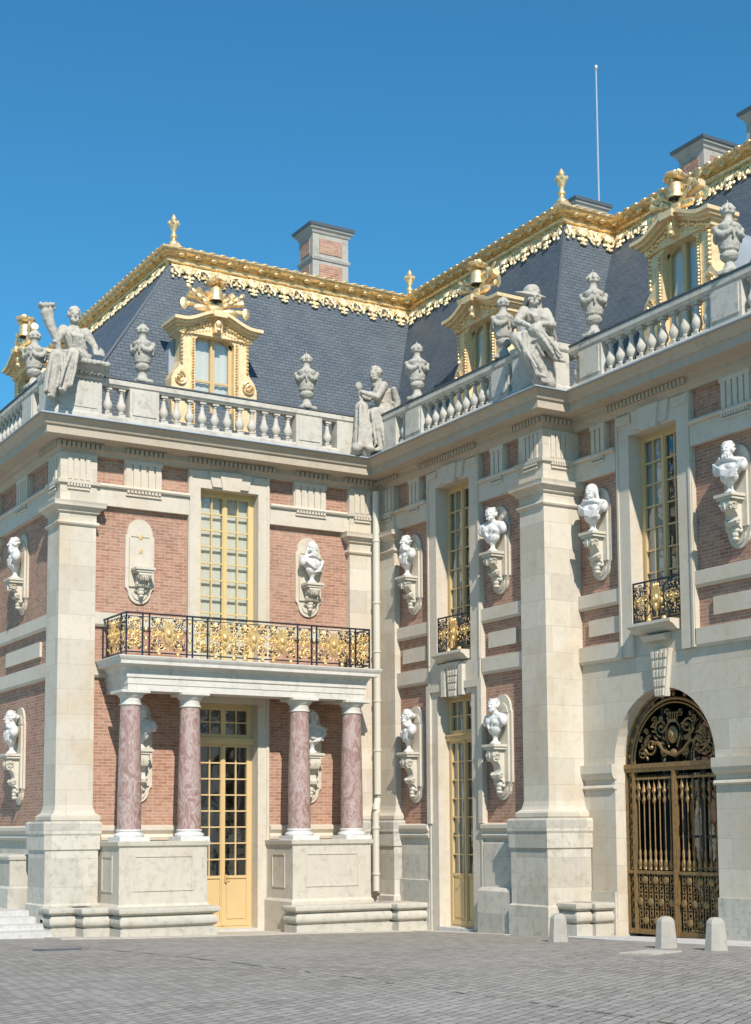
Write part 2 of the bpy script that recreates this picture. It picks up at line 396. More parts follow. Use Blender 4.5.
# architrave runs between window bays; taenia; frieze blocks
w=MB(); tn=[(0,9.17),(.17,9.17),(.19,9.2),(.17,9.245),(0,9.245)]
SEG=[(FA,WC,-4.77),(FA,-2.87,0),(FB,-2.1,0),(FB,YP,-4.07),(FB2,-7.48,YP),(FB2,-14,-9.48),(FC,0,4.5),(FC,6.6,13)]
for F,a,b in SEG:
    w=MB(F); w.box(a,b,-.02,.115,8.80,9.2); w.prof(tn,a,b); w.build('architrave','trim_stone',pal)
def triglyph(F,u0,u1,d,nf):
    t=MB(F); t.box(u0,u1,-.02,d,9.245,9.80); n=nf; 
    W=(u1-u0)/n
    for i in range(n): t.box(u0+W*(i+.14),u0+W*(i+.86),d-.002,d+.035,9.25,9.72)
    t.box(u0-.01,u1+.01,d-.002,d+.045,9.72,9.80)
    for i in range(n*2): t.box(u0+.03+(u1-u0-.06)*(i+.15)/(2*n),u0+.03+(u1-u0-.06)*(i+.85)/(2*n),.1,.165,9.115,9.175)
    t.box(u0+.02,u1-.02,.1,.15,9.05,9.085)
    return t.build('triglyph','trim_stone',pal)
for F,a,b in ((FA,-6.2,-5.38),(FA,-2.27,-1.47),(FB,-1.84,-1.40),(FB,-4.95,-4.5),(FB2,-7.2,-6.78),(FB2,-10.95,-10.25),(FC,2.1,2.9),(FC,9,9.8)): triglyph(F,a,b,.09,5 if b-a>.6 else 3)
def surround(F,u0,u1,o0,o1,z0,zo,z1,d=.10,th=.40,key=True,fill=None):
    s=MB(F); s.box(u0,o0,-th,d,z0,z1); s.box(o1,u1,-th,d,z0,z1); s.box(o0,o1,-th,d,zo,z1)
    if fill: s.box(o0,o1,-th,.02,z0,fill)
    e=.05; s.box(u0+.02,u0+.02+e,d-.002,d+.02,z0,z1-.02); s.box(u1-.02-e,u1-.02,d-.002,d+.02,z0,z1-.02)
    r=s.build('window_surround','trim_stone',pal)
    if key:
        uc=(o0+o1)/2; k=MB(F)
        k.prism([(uc-.42,zo+.04),(uc+.42,zo+.04),(uc+.5,z1-.03),(uc-.5,z1-.03)],d-.01,d+.05)
        k.prism([(uc-.2,zo-.02),(uc+.2,zo-.02),(uc+.27,z1-.03),(uc-.27,z1-.03)],d,d+.09)
        for sgn in (-1,1):
            k.box(uc+sgn*.56 if sgn>0 else uc-.94,uc+.94 if sgn>0 else uc-.56,d-.01,d+.03,zo+.22,z1-.05)
        k.build('keystone','trim_stone',pal)
    return r
surround(FA,-4.77,-2.87,*AW,5.5,9.42,9.82)
surround(FB,-4.07,-2.10,*BW,5.62,9.42,9.82,fill=5.86)
surround(FB2,-9.48,-7.48,*B2W,5.285,9.38,9.82,fill=5.86)
surround(FC,4.55,6.55,4.9,6.2,5.62,9.4,9.82,fill=5.8)
surround(FA,-4.77,-2.87,*AW,-.6,4.85,5.5,key=False)
surround(FB,-4.08,-2.10,*BW,-.6,4.95,5.62,key=False)
w=MB(FB)   # eared frame round the lower door
for a,b in ((-4.12,-3.98),(-2.22,-2.08)): w.box(a,b,.1,.15,2.3,5.05)
w.box(-4.12,-3.45,.1,.15,5.05,5.2); w.box(-2.8,-2.08,.1,.15,5.05,5.2); w.box(-3.5,-3.36,.1,.19,4.92,5.55); w.box(-2.86,-2.72,.1,.19,4.92,5.55)
w.build('door_surround','trim_stone',pal)
# cornice
cp=[(-.35,9.80),(.13,9.80),(.15,9.86),(.21,9.90),(.21,10.0),(.27,10.03),(.58,10.045),(.58,10.20),(.62,10.215),(.65,10.28),(.72,10.345),(.745,10.35),(.745,10.385),(-.35,10.385)]
w=MB(); sweep(w,PW,cp); w.build('cornice','cornice_stone',pal)
w=MB(); sweep(w,PW,[(-.3,10.385),(.76,10.372),(.775,10.375),(.765,10.402),(-.3,10.41)]); w.build('cornice_lead','lead',pal)
w=MB(); 
def dent(F,a,b):
    w=MB(F); n=int(abs(b-a)/.1)
    for i in range(n):
        u=a+(b-a)*(i+.5)/n; w.box(u-.032,u+.032,.2,.28,9.90,10.0)
    w.build('dentil_moulding','cornice_stone',pal)
for F,a,b in ((FA,-4.85,-2.79),(FA,-7.7,-6.7),(FA,-1.1,-.25),(FB,-1.15,-.25),(FB,-4.15,-2.0),(FB2,-9.55,-7.4),(FJ,-.25,.55),(FB,YP-.2,-5.4),(FC,-.2,.9),(FC,4.5,6.6),(FA,-6.25,-5.33),(FA,-2.32,-1.42)): dent(F,a,b)
# piers
SH=[(.10,2.38),(.12,2.41),(.12,2.48),(.09,2.51),(.045,2.54),(.02,2.60),(.0,2.70),(-.005,8.30),(.035,8.33),(.05,8.36),(.035,8.40),(0,8.41),(0,8.56),(.05,8.585),(.055,8.62),(.12,8.68),(.15,8.69),(.155,8.74),(.17,8.79),(0,8.795),(0,9.16),(.055,9.17),(.06,9.24),(0,9.245),(0,9.8)]
PEDP=[(.04,-.6),(.04,.75),(.0,.78),(.0,1.80),(.03,1.83),(.03,2.1),(.05,2.14),(.05,2.34),(.02,2.38)]
def pier(x0,x1,y0,y1,name='corner_pilaster'):
    p=MB(); p.rect(x0,x1,y0,y1,SH); return p.build(name,'ashlar',pal)
pier(WC-.148,-6.81,-.148,.60); pier(-.148,.75,-6.278,-5.5)
p=MB(); p.rect(-7.82,-6.74,-.30,.74,PEDP); p.build('pilaster_pedestal','ashlar_base',pal)
p=MB(); p.rect(-.34,.68,-6.46,-5.32,PEDP); p.build('pilaster_pedestal','ashlar_base',pal)
p=MB(); p.rect(-.9,.1,-.148,.2,SH); p.build('corner_pilaster','ashlar',pal)
p=MB(); p.rect(-.148,.1,-.82,.2,SH); p.build('corner_pilaster','ashlar',pal)
p=MB(); p.rect(-.26,.1,-.92,.2,PEDP); p.rect(-1.0,.0,-.26,.2,PEDP); p.build('pilaster_pedestal','ashlar_base',pal)
p=MB(); p.rect(WC-.148,WC+.2,4.35,4.55,SH[7:]); p.build('corner_pilaster','ashlar',pal)
# triglyph strips on the pier blocks
def strips(F,u0,u1,d,n):
    t=MB(F); W=(u1-u0)/n
    for i in range(n): t.box(u0+W*(i+.16),u0+W*(i+.84),d-.002,d+.03,9.26,9.74)
    for i in range(n*2): t.box(u0+(u1-u0)*(i+.15)/(2*n),u0+(u1-u0)*(i+.85)/(2*n),d,d+.05,9.115,9.172)
    t.box(u0+.02,u1-.02,d,d+.035,9.05,9.085); t.build('triglyph','trim_stone',pal)
strips(FA,-7.45,-6.95,.148,4); strips(FB,-6.15,-5.65,.148,4); strips(FJ,.02,.5,.148,4); strips(FC,.05,.55,.148,4); strips(FA,-.8,-.35,.148,3); strips(FB,-.75,-.3,.148,3)
# guard blocks, holes
p=MB(); p.rect(-.30,.0,-5.22,-4.12,[(0,-.6),(0,.98),(-.05,1.05)]); p.build('guard_block','ashlar_base',pal)
p=MB(); p.rect(-.12,.0,-5.3,-4.1,[(0,1.0),(0,1.9),(-.01,1.92)]); p.build('base_block','ashlar_base',pal)
p=MB(); p.rect(-.13,.0,-2.1,-.95,[(0,-.6),(0,1.12),(-.05,1.13),(-.05,1.86)]); p.build('base_block','ashlar_base',pal)
p=MB(); p.rect(-8.04,WC,1.25,3.6,[(.05,.3),(.05,1.04),(.0,1.08),(.0,1.60),(.03,1.62),(.03,1.68),(-.02,1.72)]); p.build('base_block','ashlar_base',pal)

# ------------------------------------------------------------------ windows and doors
def window(F,u0,u1,z0,z1,rows,rec,mat='ochre_paint',zt=None,panel=0,cur='curtain_grey',name='window',ncol=2,pleat=True,trows=2):
    """two leaves of ncol x rows panes; zt = height of a transom bar, panel = height of the solid foot"""
    f=MB(F); fw=.07; d0,d1=-rec-.06,-rec
    f.box(u0,u0+fw,d0,d1,z0,z1); f.box(u1-fw,u1,d0,d1,z0,z1); f.box(u0+fw,u1-fw,d0,d1,z1-fw,z1); f.box(u0+fw,u1-fw,d0,d1,z0,z0+.05)
    uc=(u0+u1)/2; ztop=zt if zt else z1-fw
    def leaf(a,b,za,zb,n,foot):
        s=.055; f.box(a,a+s,d0+.012,d1+.012,za,zb); f.box(b-s,b,d0+.012,d1+.012,za,zb); f.box(a+s,b-s,d0+.012,d1+.012,zb-s,zb); f.box(a+s,b-s,d0+.012,d1+.012,za,za+s+.03)
        zf=za+s+.03
        if foot:
            f.box(a+s,b-s,d0+.012,d1-.012,zf,za+foot); f.box(a+s+.05,b-s-.05,d1-.013,d1+.004,zf+.06,za+foot-.12); f.box(a+s,b-s,d0+.012,d1+.012,za+foot-.06,za+foot); zf=za+foot
        for i in range(1,ncol):
            u=a+s+(b-a-2*s)*i/ncol; f.box(u-.014,u+.014,d0+.02,d1+.006,zf,zb-s)
        for j in range(1,n):
            z=zf+(zb-s-zf)*j/n; f.box(a+s,b-s,d0+.022,d1+.004,z-.014,z+.014)
    leaf(u0+fw,uc,z0+.05,ztop,rows,panel); leaf(uc,u1-fw,z0+.05,ztop,rows,panel)
    f.box(uc-.028,uc+.028,d1-.002,d1+.028,z0+.06,ztop-.01)
    if zt:
        f.box(u0,u1,d0,d1+.07,zt,zt+.1); f.box(u0,u1,d0,d1+.1,zt+.1,zt+.13)
        leaf(u0+fw,uc,zt+.13,z1-fw,trows,0); leaf(uc,u1-fw,zt+.13,z1-fw,trows,0)
    fo=f.build(name,mat,pal)
    g=MB(F); zg=z0+.05+(panel if panel else 0); q=[g.v(u0+.02,-rec-.035,zg),g.v(u1-.02,-rec-.035,zg),g.v(u1-.02,-rec-.035,z1-.02),g.v(u0+.02,-rec-.035,z1-.02)]; g.f(q); g.build('pane','glass',fo)
    if cur:
        c=MB(F); 
        for a,b in ((u0+.05,uc-.04),(uc+.04,u1-.05)):
            if cur!='curtain':
                w_=(b-a); 
                if a<uc-.1: b=a+w_*.72
                else: a=b-w_*.72
            n=26; lo=[];hi=[]
            for i in range(n+1):
                u=a+(b-a)*i/n; dd=-rec-.12+(.002 if cur=='curtain' else .010)*math.sin(i*1.35)
                lo.append(c.v(u,dd,z0+.06)); hi.append(c.v(u,dd,z1-.05))
            for i in range(n): c.f([lo[i],lo[i+1],hi[i+1],hi[i]])
        c.build('curtain',cur,fo,smooth=True)
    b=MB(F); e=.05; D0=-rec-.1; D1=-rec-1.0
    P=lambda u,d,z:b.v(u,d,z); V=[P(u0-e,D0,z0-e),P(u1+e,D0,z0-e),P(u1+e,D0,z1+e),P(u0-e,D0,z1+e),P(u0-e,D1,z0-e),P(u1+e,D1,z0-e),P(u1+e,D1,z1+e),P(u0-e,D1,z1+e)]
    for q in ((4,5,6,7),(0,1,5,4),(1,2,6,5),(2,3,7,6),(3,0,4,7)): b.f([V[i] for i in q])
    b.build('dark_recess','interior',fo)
    return fo
window(FA,AW[0],AW[1],5.58,9.42,10,.16,cur='curtain',mat='ochre_pale')
window(FB,BW[0],BW[1],5.86,9.42,8,.18)
window(FB2,B2W[0],B2W[1],5.86,9.38,8,.18)
window(FC,4.9,6.2,5.8,9.4,8,.2)
d1=window(FA,AW[0],AW[1],.14,4.85,8,.20,zt=4.0,panel=1.05,cur=None,name='door',mat='ochre_paint')
d2=window(FB,BW[0],BW[1],.18,4.95,7,.17,zt=4.02,panel=1.05,name='door',cur='curtain_grey')
window(FC,4.9,6.2,.8,4.85,7,.2,zt=4.0,panel=.9,name='door')
for F,dd,uc,d in ((FA,d1,-3.78,-.17),(FB,d2,-3.03,-.14)):
    h=MB(F); h.box(uc,uc+.05,d,d+.012,1.1,1.26); h.tube([(uc+.025,d+.01,1.2),(uc+.025,d+.06,1.2),(uc+.1,d+.06,1.19)],.011); h.build('handle','gilt_iron',dd)
w=MB(FA); w.box(-4.5,-3.14,-.3,.15,-.2,.14); w.build('door_sill','step_stone',pal); w=MB(FB); w.box(-3.70,-2.45,-.3,.12,-.2,.18); w.build('door_sill','step_stone',pal)

# window balconies with iron rails
def mask(mb,uc,d,z,sc_,gold=True):
    """gilded shield with crown and face in the ironwork"""
    s=sc_
    mb.prism([(uc-.13*s,z+.30*s),(uc-.15*s,z+.05*s),(uc-.09*s,z-.18*s),(uc,z-.27*s),(uc+.09*s,z-.18*s),(uc+.15*s,z+.05*s),(uc+.13*s,z+.30*s)],d-.02,d+.025)
    mb.ell((uc,d+.03,z+.06*s),(.085*s,.04,.11*s),8,6); mb.ell((uc,d+.06,z+.03*s),(.02*s,.02,.045*s),6,4)
    mb.ell((uc,d+.03,z-.14*s),(.055*s,.03,.09*s),6,5)
    for k in range(-3,4):
        a=PI/2+k*.36; mb.tube([(uc+.12*s*math.cos(a),d+.01,z+.08*s+.13*s*math.sin(a)),(uc+.23*s*math.cos(a),d+.01,z+.08*s+.25*s*math.sin(a))],[.02*s,.008*s],5)
    mb.box(uc-.10*s,uc+.10*s,d-.01,d+.03,z+.29*s,z+.335*s)
    for k in (-1,0,1): mb.ell((uc+k*.08*s,d+.01,z+.38*s),(.03*s,.02,.055*s),6,4)
    for sg in (-1,1): mb.ell((uc+sg*.18*s,d,z-.02*s),(.045*s,.02,.09*s),6,5); mb.ell((uc+sg*.21*s,d,z-.2*s),(.05*s,.02,.03*s),6,4)
def scrolls(mi_,mg,u0,u1,d,z0,z1,rnd):
    """one panel of S-scrolls, dark iron with gilded leaves"""
    W=u1-u0; H=z1-z0; uc=(u0+u1)/2; q=min(W*.27,H*.25)
    for sg in (-1,1):
        x=uc+sg*W*.25
        mi_.spiral((x,d,z0+H*.25),q,.02,PI/2,1.5,.013,side=sg); mi_.spiral((x,d,z0+H*.75),q,.02,-PI/2,1.5,.013,side=-sg)
        mg.spiral((x,d+.006,z0+H*.5),q*.8,.02,0 if sg>0 else PI,1.4,.013,side=sg)
        for k in range(13):
            a=rnd.random()*6.3; rr=q*(.5+.8*rnd.random()); zc=z0+H*(.25,.5,.75)[k%3]
            px=x+rr*math.cos(a); pz=zc+rr*math.sin(a); px=max(u0+.02,min(u1-.02,px)); pz=max(z0+.02,min(z1-.02,pz))
            M=Matrix.Rotation(rnd.random()*3,3,'Y'); mg.ell((px,d+.008,pz),(.034,.010,.013),6,4,rot=M)
    for t in (.12,.88):
        for sg in (-1,1): mi_.spiral((uc+sg*W*.36,d,z0+H*t),min(W*.12,H*.11),.01,0,1.4,.011,side=sg)
    mg.tube([(uc,d,z0+.03),(uc,d,z1-.03)],.008,5); mg.ell((uc,d,z0+H*.5),(.03,.015,.05),6,5)
def balconet(F,u0,u1,z0,z1,dr,slabd):
    root=MB(F); zb=z0
    root.prof([(0,zb-.20),(slabd*.45,zb-.18),(slabd*.8,zb-.09),(slabd*.97,zb-.075),(slabd,zb-.055),(slabd,zb-.005),(0,zb)],u0+.06,u1-.06)
    root.prof([(0,zb-.34),(.16,zb-.34),(.22,zb-.25),(0,zb-.2)],(u0+u1)/2-.3,(u0+u1)/2+.3)
    r=root.build('balcony_slab','trim_stone',pal)
    mi_=MB(F); mg=MB(F); rnd=random.Random(3)
    mi_.box(u0,u1,dr-.015,dr+.015,z1-.03,z1); mi_.box(u0,u1,dr-.012,dr+.012,z0+.05,z0+.075)
    for u in (u0,u0+(u1-u0)*.25,u1-(u1-u0)*.25,u1): mi_.box(u-.012,u+.012,dr-.012,dr+.012,z0,z1)
    scrolls(mi_,mg,u0+.02,u1-.02,dr,z0+.1,z1-.04,rnd); scrolls(mi_,mg,u0+.02,u0+(u1-u0)*.28,dr,z0+.1,z1-.04,rnd); scrolls(mi_,mg,u1-(u1-u0)*.28,u1-.02,dr,z0+.1,z1-.04,rnd)
    mask(mg,(u0+u1)/2,dr+.01,(z0+z1)/2,.72)
    for k in (-.2,.2): mg.ell(((u0+u1)/2+k,dr+.02,z0+.05),(.05,.05,.05),8,6)
    mi_.build('balcony_rail','iron',r,smooth=True); mg.build('gilt_ornament','gilt_iron',r,smooth=True)
balconet(FB,BW[0]+.01,BW[1]-.01,5.84,6.62,.07,.30); balconet(FB2,B2W[0]+.01,B2W[1]-.01,5.84,6.62,.07,.30); balconet(FC,4.91,6.19,5.84,6.62,.07,.30)

# bust plaques and scroll consoles
def plaque(F,uc,zb,zc,zt):
    """zb bottom, zc console top, zt arch top"""
    p=MB(F); hw=.315; hz=zt-.30
    def out(k,zlow):
        o=[(uc-hw+k,zlow),(uc+hw-k,zlow)]
        return o
    def arch(hw_,zt_,r_):
        return [(uc+hw_*math.cos(PI*i/12),zt_-r_+r_*math.sin(PI*i/12)) for i in range(13)]
    def rnd(r_,zb_): return [(uc-r_*math.cos(PI*i/10),zb_+r_-r_*math.sin(PI*i/10)) for i in range(11)]
    zs=zb+.30
    poly=[(uc+hw,zs+.04),(uc+hw,zt-.36),(uc+hw-.035,zt-.32)]+arch(hw-.035,zt,.30)+[(uc-hw+.035,zt-.32),(uc-hw,zt-.36),(uc-hw,zs+.04),(uc-hw+.04,zs)]+rnd(.25,zb)+[(uc+hw-.04,zs)]
    p.prism(poly,-.01,.045)
    k=.075; p2=[(uc+hw-k,zs+.02),(uc+hw-k,zt-.40)]+[(uc-hw+k,zt-.40),(uc-hw+k,zs+.02)]
    p.box(uc-hw+k,uc+hw-k,.04,.085,zs+.05,zt-.40)
    p.prism([(uc+.2*math.cos(PI*i/10),zt-.37+.2*math.sin(PI*i/10)) for i in range(11)],.04,.065)
    p.prism(rnd(.17,zb+.07)+[(uc+.17,zs-.02)],.04,.07)
    o=p.build('bust_plaque','trim_stone',pal)
    c=MB(F)
    c.box(uc-.21,uc+.21,.04,.40,zc-.05,zc); c.box(uc-.185,uc+.185,.04,.37,zc-.10,zc-.05)
    h=zc-.10-(zb+.28)
    S=[(.05,0),(.34,0),(.36,-.08),(.35,-.17),(.32,-.22),(.25,-.22),(.20,-.28),(.17,-.36),(.19,-.43),(.235,-.47),(.22,-.53),(.15,-.56),(.10,-.62),(.05,-.66)]
    s=h/.66; poly=[(d,zc-.10+z*s) for d,z in S]
    c.prof(poly,uc-.115,uc+.115)
    for sg in (-1,1):
        c.F=F
        for (d,z,r_) in ((.27,-.12,.085),(.19,-.47,.055)):
            pts=[]; 
            for i in range(15):
                t=i/14; a=t*4*PI; rr=r_*(1-.75*t); pts.append((uc+sg*(.12+.02*t),d+rr*math.cos(a),zc-.10+z*s+rr*math.sin(a)))
            c.tube(pts,.017,5)
    for i in range(5): c.ell((uc+(-.08+.04*i),.35-.02*abs(i-2),zc-.2),(.018,.03,.08),6,4)
    for (dz,r_) in ((.30,.07),(.22,.055),(.15,.04)): c.ell((uc,.12,zb+dz),(r_*1.3,.07,r_),8,6)
    for sg in (-1,1): c.ell((uc+sg*.09,.10,zb+.27),(.06,.05,.035),6,4)
    c.build('console','console_stone',o,smooth=True)
ZU={FA:7.55,FB:7.65,FB2:7.72,FC:7.6}; LO=(2.75,3.83,4.83)
for F,uc in ((FA,-5.83),(FA,-1.89),(FB,-1.47),(FB,-4.68),(FB2,-6.92),(FB2,-10.52),(FC,2.6)): plaque(F,uc,6.83,ZU[F],8.6)
for F,uc in ((FA,-5.83),(FA,-1.89),(FB,-1.47),(FB,-4.68),(FC,2.6)): plaque(F,uc,*LO)
h=MB(FA)
for z in (8.22,7.93): h.ell((-5.83,.09,z),(.05,.012,.06),8,5)
h.build('rust_stain','ochre_paint',pal)

# drainpipe
p=MB(); p.tube([(-.33,-.36,9.75),(-.33,-.36,2.95)],.078,12); p.tube([(-.33,-.36,2.97),(-.34,-.37,2.85),(-.44,-.46,2.6),(-.45,-.47,2.5)],.078,12); p.tube([(-.45,-.47,2.55),(-.45,-.47,.85),(-.47,-.52,.78)],.075,12)
for z in (8.6,7.2,6.1,5.0,3.9,2.2,1.2):
    x,y=(-.33,-.36) if z>2.6 else (-.45,-.47); p.lathe((x,y,z),[(.092,0),(.092,.05)],12)
p.build('drainpipe','pipe_paint',pal,smooth=True)

# ------------------------------------------------------------------ balustrade
bal=MB(); sweep(bal,PW,[(.20,10.395),(.46,10.395),(.46,10.56),(.43,10.60),(.20,10.60)])
sweep(bal,PW,[(.22,11.20),(.42,11.20),(.45,11.24),(.47,11.25),(.47,11.34),(.45,11.37),(.20,11.37)])
bal=bal.build('balustrade','balustrade_stone',pal)
w=MB(); sweep(w,PW,[(.17,11.365),(.485,11.362),(.485,11.39),(.17,11.40)]); w.build('rail_lead','dark_lead',bal)
w=MB()
def ped(F,a,b,hi=11.22,d0=.18,d1=.47,panel=True):
    w=MB(F); w.box(a,b,d0,d1-.02,10.58,hi)
    if panel: w.box(a+.06,b-.06,d1-.021,d1,10.66,11.16)
    w.build('balustrade_pedestal','balustrade_stone',bal)
def ped2(F,a,b): w=MB(F); w.box(a,b,.20,.45,10.58,11.22); w.build('balustrade_pedestal','balustrade_stone',bal)
for F,a,b in ((FA,-6.24,-5.6),(FA,-2.40,-1.76),(FB,-2.46,-1.80),(FB,-5.62,-5.02),(FB2,-7.55,-6.88),(FB2,-11.15,-10.40),(FC,.75,1.5),(FC,6.0,6.7)): ped(F,a,b)
for F,a,b in ((FA,-1.38,-.3),(FB,-1.42,-.3)): ped2(F,a,b)
w=MB()
w.rect(-7.93,-6.82,-.50,.35,[(0,10.40),(0,10.56),(-.03,10.6),(-.03,11.26),(0,11.3),(0,11.42)]); 
w.F=FA; w.box(-7.75,-6.95,.46,.485,10.68,11.18); w.build('corner_pedestal','balustrade_stone',bal); w=MB()
w.rect(-.50,.31,-6.63,-5.75,[(0,10.40),(0,10.56),(-.03,10.6),(-.03,11.26),(0,11.3),(0,11.42)])
w.build('corner_pedestal','balustrade_stone',bal)
bprof=[(.075,0),(.075,.06),(.06,.08),(.05,.11),(.085,.16),(.10,.21),(.095,.26),(.06,.34),(.04,.45),(.038,.50),(.055,.51),(.055,.535),(.07,.545),(.07,.60)]
b=MB(); b.lathe((0,0,0),bprof[2:-2],12); b.lathe((0,0,0),bprof[:2],sq=True); b.lathe((0,0,0),bprof[-2:],sq=True)
bme=b.mesh('baluster','balustrade_stone',smooth=True)
def balus(F,a,b_,n):
    for i in range(n):
        u=a+(b_-a)*(i+.5)/n; add('baluster',bme,bal,F(u,.33,10.60))
balus(FA,-6.82,-6.24,2); balus(FA,-5.6,-2.40,11); balus(FA,-1.76,-1.38,1); balus(FB,-1.80,-1.42,1); balus(FB,-5.02,-2.46,9); balus(FB,-5.75,-5.62,1)
balus(FB2,-6.86,-6.63,1); balus(FB2,-10.40,-7.55,10); balus(FB2,-13.8,-11.15,9); balus(FC,.35,.75,1); balus(FC,1.5,6.0,16)

# ------------------------------------------------------------------ roof
RB=path(-7.3,.5,.5,-5.66,1.3); RT=path(-4.25,2.3,2.3,-4.0,3.72)
w=MB()
lo=[w.v(x,y,10.6) for x,y in RB]; Z1=12.0
def lerp(a,b,t): return a+(b-a)*t
mid=[w.v(lerp(x0,x1,.28),lerp(y0,y1,.28),11.95) for (x0,y0),(x1,y1) in zip(RB,RT)]
hi=[w.v(x,y,15.22) for x,y in RT]
for i in range(5):
    w.f([lo[i],lo[i+1],mid[i+1],mid[i]]); w.f([mid[i],mid[i+1],hi[i+1],hi[i]])
w.mi=1; top=[w.v(x,y,15.56) for x,y in RT]; 
bk=[w.v(18,-14,15.56),w.v(18,13,15.56)]
w.f(top+bk)
for i in range(5): w.f([hi[i],hi[i+1],top[i+1],top[i]])
roof=w.build('mansard_roof',['slate','lead'],pal,weld=False)
# lead rolls on hips and valleys
w=MB()
for i in (1,2,3,4):
    a,b,c=RB[i],RT[i],None; m_=(lerp(a[0],b[0],.28),lerp(a[1],b[1],.28))
    w=MB(); w.tube([(a[0],a[1],10.6),(m_[0],m_[1],11.95),(b[0],b[1],15.1)],.045,6); w.build('lead_roll','dark_lead',roof)
# gilded ridge cornice and hanging lace
w=MB(); rp=[(-.1,15.23),(.07,15.23),(.11,15.25),(.11,15.28),(.05,15.295),(.07,15.35),(.13,15.38),(.13,15.40),(.2,15.415),(.27,15.45),(.30,15.50),(.28,15.54),(.20,15.57),(-.1,15.58)]
sweep(w,RT,rp); ridge=w.build('gilded_ridge','gold',roof,smooth=True)
def topseg(i):
    (x0,y0),(x1,y1)=RT[i],RT[i+1]; (bx0,by0),(bx1,by1)=RB[i],RB[i+1]
    return Vector((x0,y0,15.2)),Vector((x1,y1,15.2)),Vector((lerp(bx0,x0,.28),lerp(by0,y0,.28),11.95)),Vector((lerp(bx1,x1,.28),lerp(by1,y1,.28),11.95))
rnd=random.Random(5)
for i in range(5):
    lace=MB(); shells=MB()
    A0,A1,B0,B1=topseg(i); L=(A1-A0).length
    if i in (0,2,4): s_=Vector((0,-1,0)); out=Vector((-1,0,0))
    else: s_=Vector((1,0,0)); out=Vector((0,-1,0))
    dn=Vector((0,0,-1)); k=(B0-A0); k=Vector((k.x if i in(0,2,4) else 0,k.y if i in (1,3) else 0,k.z)).normalized()
    nrm=s_.cross(k).normalized(); 
    if nrm.dot(out)<0: nrm=-nrm
    n=max(1,round(L/.82)); P=L/n
    def FL(u,d,z,A0=A0,s_=s_,k=k,nrm=nrm): return A0+s_*u+nrm*d+k*(-z)
    lace.F=FL; shells.F=FL
    lace.box(0.02,L-.02,.0,.05,-.08,.03)
    K=1.35
    for j in range(n):
        c=(j+.5)*P
        lace.ell((c,.05,-.10),(.11,.05,.10),8,6)
        for q in range(-3,4):
            a=-PI/2+q*.38; lace.tube([(c,.08,-.06),(c+.20*math.cos(a),.09,-.05+.25*math.sin(a))],[.022,.036],5)
        lace.ell((c,.06,-.36),(.045,.035,.09),6,6); lace.ell((c,.06,-.48),(.032,.028,.055),6,5)
        for sg in (-1,1):
            lace.ell((c+sg*.09,.05,-.36),(.055,.035,.05),6,4); lace.ell((c+sg*.06,.05,-.47),(.04,.03,.035),6,4)
            lace.spiral((c+sg*.23,.05,-.17),.12,.03,PI/2,1.3,.030,side=sg)
            lace.tube([(c+sg*.1,.05,-.02),(c+sg*.24,.06,-.34),(c+sg*.33,.05,-.10),(c+sg*.41,.05,-.22)],[.022,.032,.03,.024],5)
            lace.ell((c+sg*.41,.05,-.25),(.04,.035,.07),6,5); lace.ell((c+sg*.41,.05,-.40),(.035,.03,.05),6,5); lace.ell((c+sg*.25,.05,-.35),(.03,.025,.045),6,4); lace.ell((c+sg*.34,.05,-.30),(.045,.03,.04),6,4)
        for q in range(16):
            M=Matrix.Rotation(rnd.random()*3,3,'Y')
            lace.ell((c+(rnd.random()-.5)*.82,.05,-.02-.26*rnd.random()),(.05,.03,.018),6,4,rot=M)
        for q in (.0,.5):
            cc=(j+.25+q)*P
            def FR(u,d,z,A0=A0,s_=s_,out=out): return Vector((A0.x,A0.y,0))+s_*u+out*d+Vector((0,0,z))
            shells.F=FR; shells.ell((cc,.20,15.40),(.09,.06,.05),8,5)
        for q in range(3):
            shells.F=FR; shells.ell(((j+(q+.5)/3)*P,.26,15.54),(.10,.06,.03),8,5)
    lace.build('gilded_lace','gold_lace',ridge,smooth=True); shells.build('gilded_shells','gold',ridge,smooth=True)
# gold finials
fp=[(.17,0),(.17,.05),(.09,.12),(.07,.2),(.12,.24),(.12,.30),(.07,.34),(.075,.42),(.13,.55),(.17,.66),(.17,.72),(.10,.74),(.06,.78),(.10,.82),(.10,.85),(.03,.97),(.0,1.0)]
def finial(x,y,s=1.):
    f=MB(); f.rect(x-.14,x+.14,y-.14,y+.14,[(.03,15.55),(-.03,15.66),(-.05,15.70)])
    f.lathe((x,y,15.66),[(r*s*.95,z*s) for r,z in fp],14)
    for k in range(6): a=k*PI/3; f.ell((x+.15*s*math.cos(a),y+.15*s*math.sin(a),15.66+.69*s),(.045,.045,.05),6,4)
    f.build('finial','gold',roof,smooth=True)
finial(-4.18,2.25,.74); finial(2.35,2.4,.74); finial(2.2,-4.05,.78)

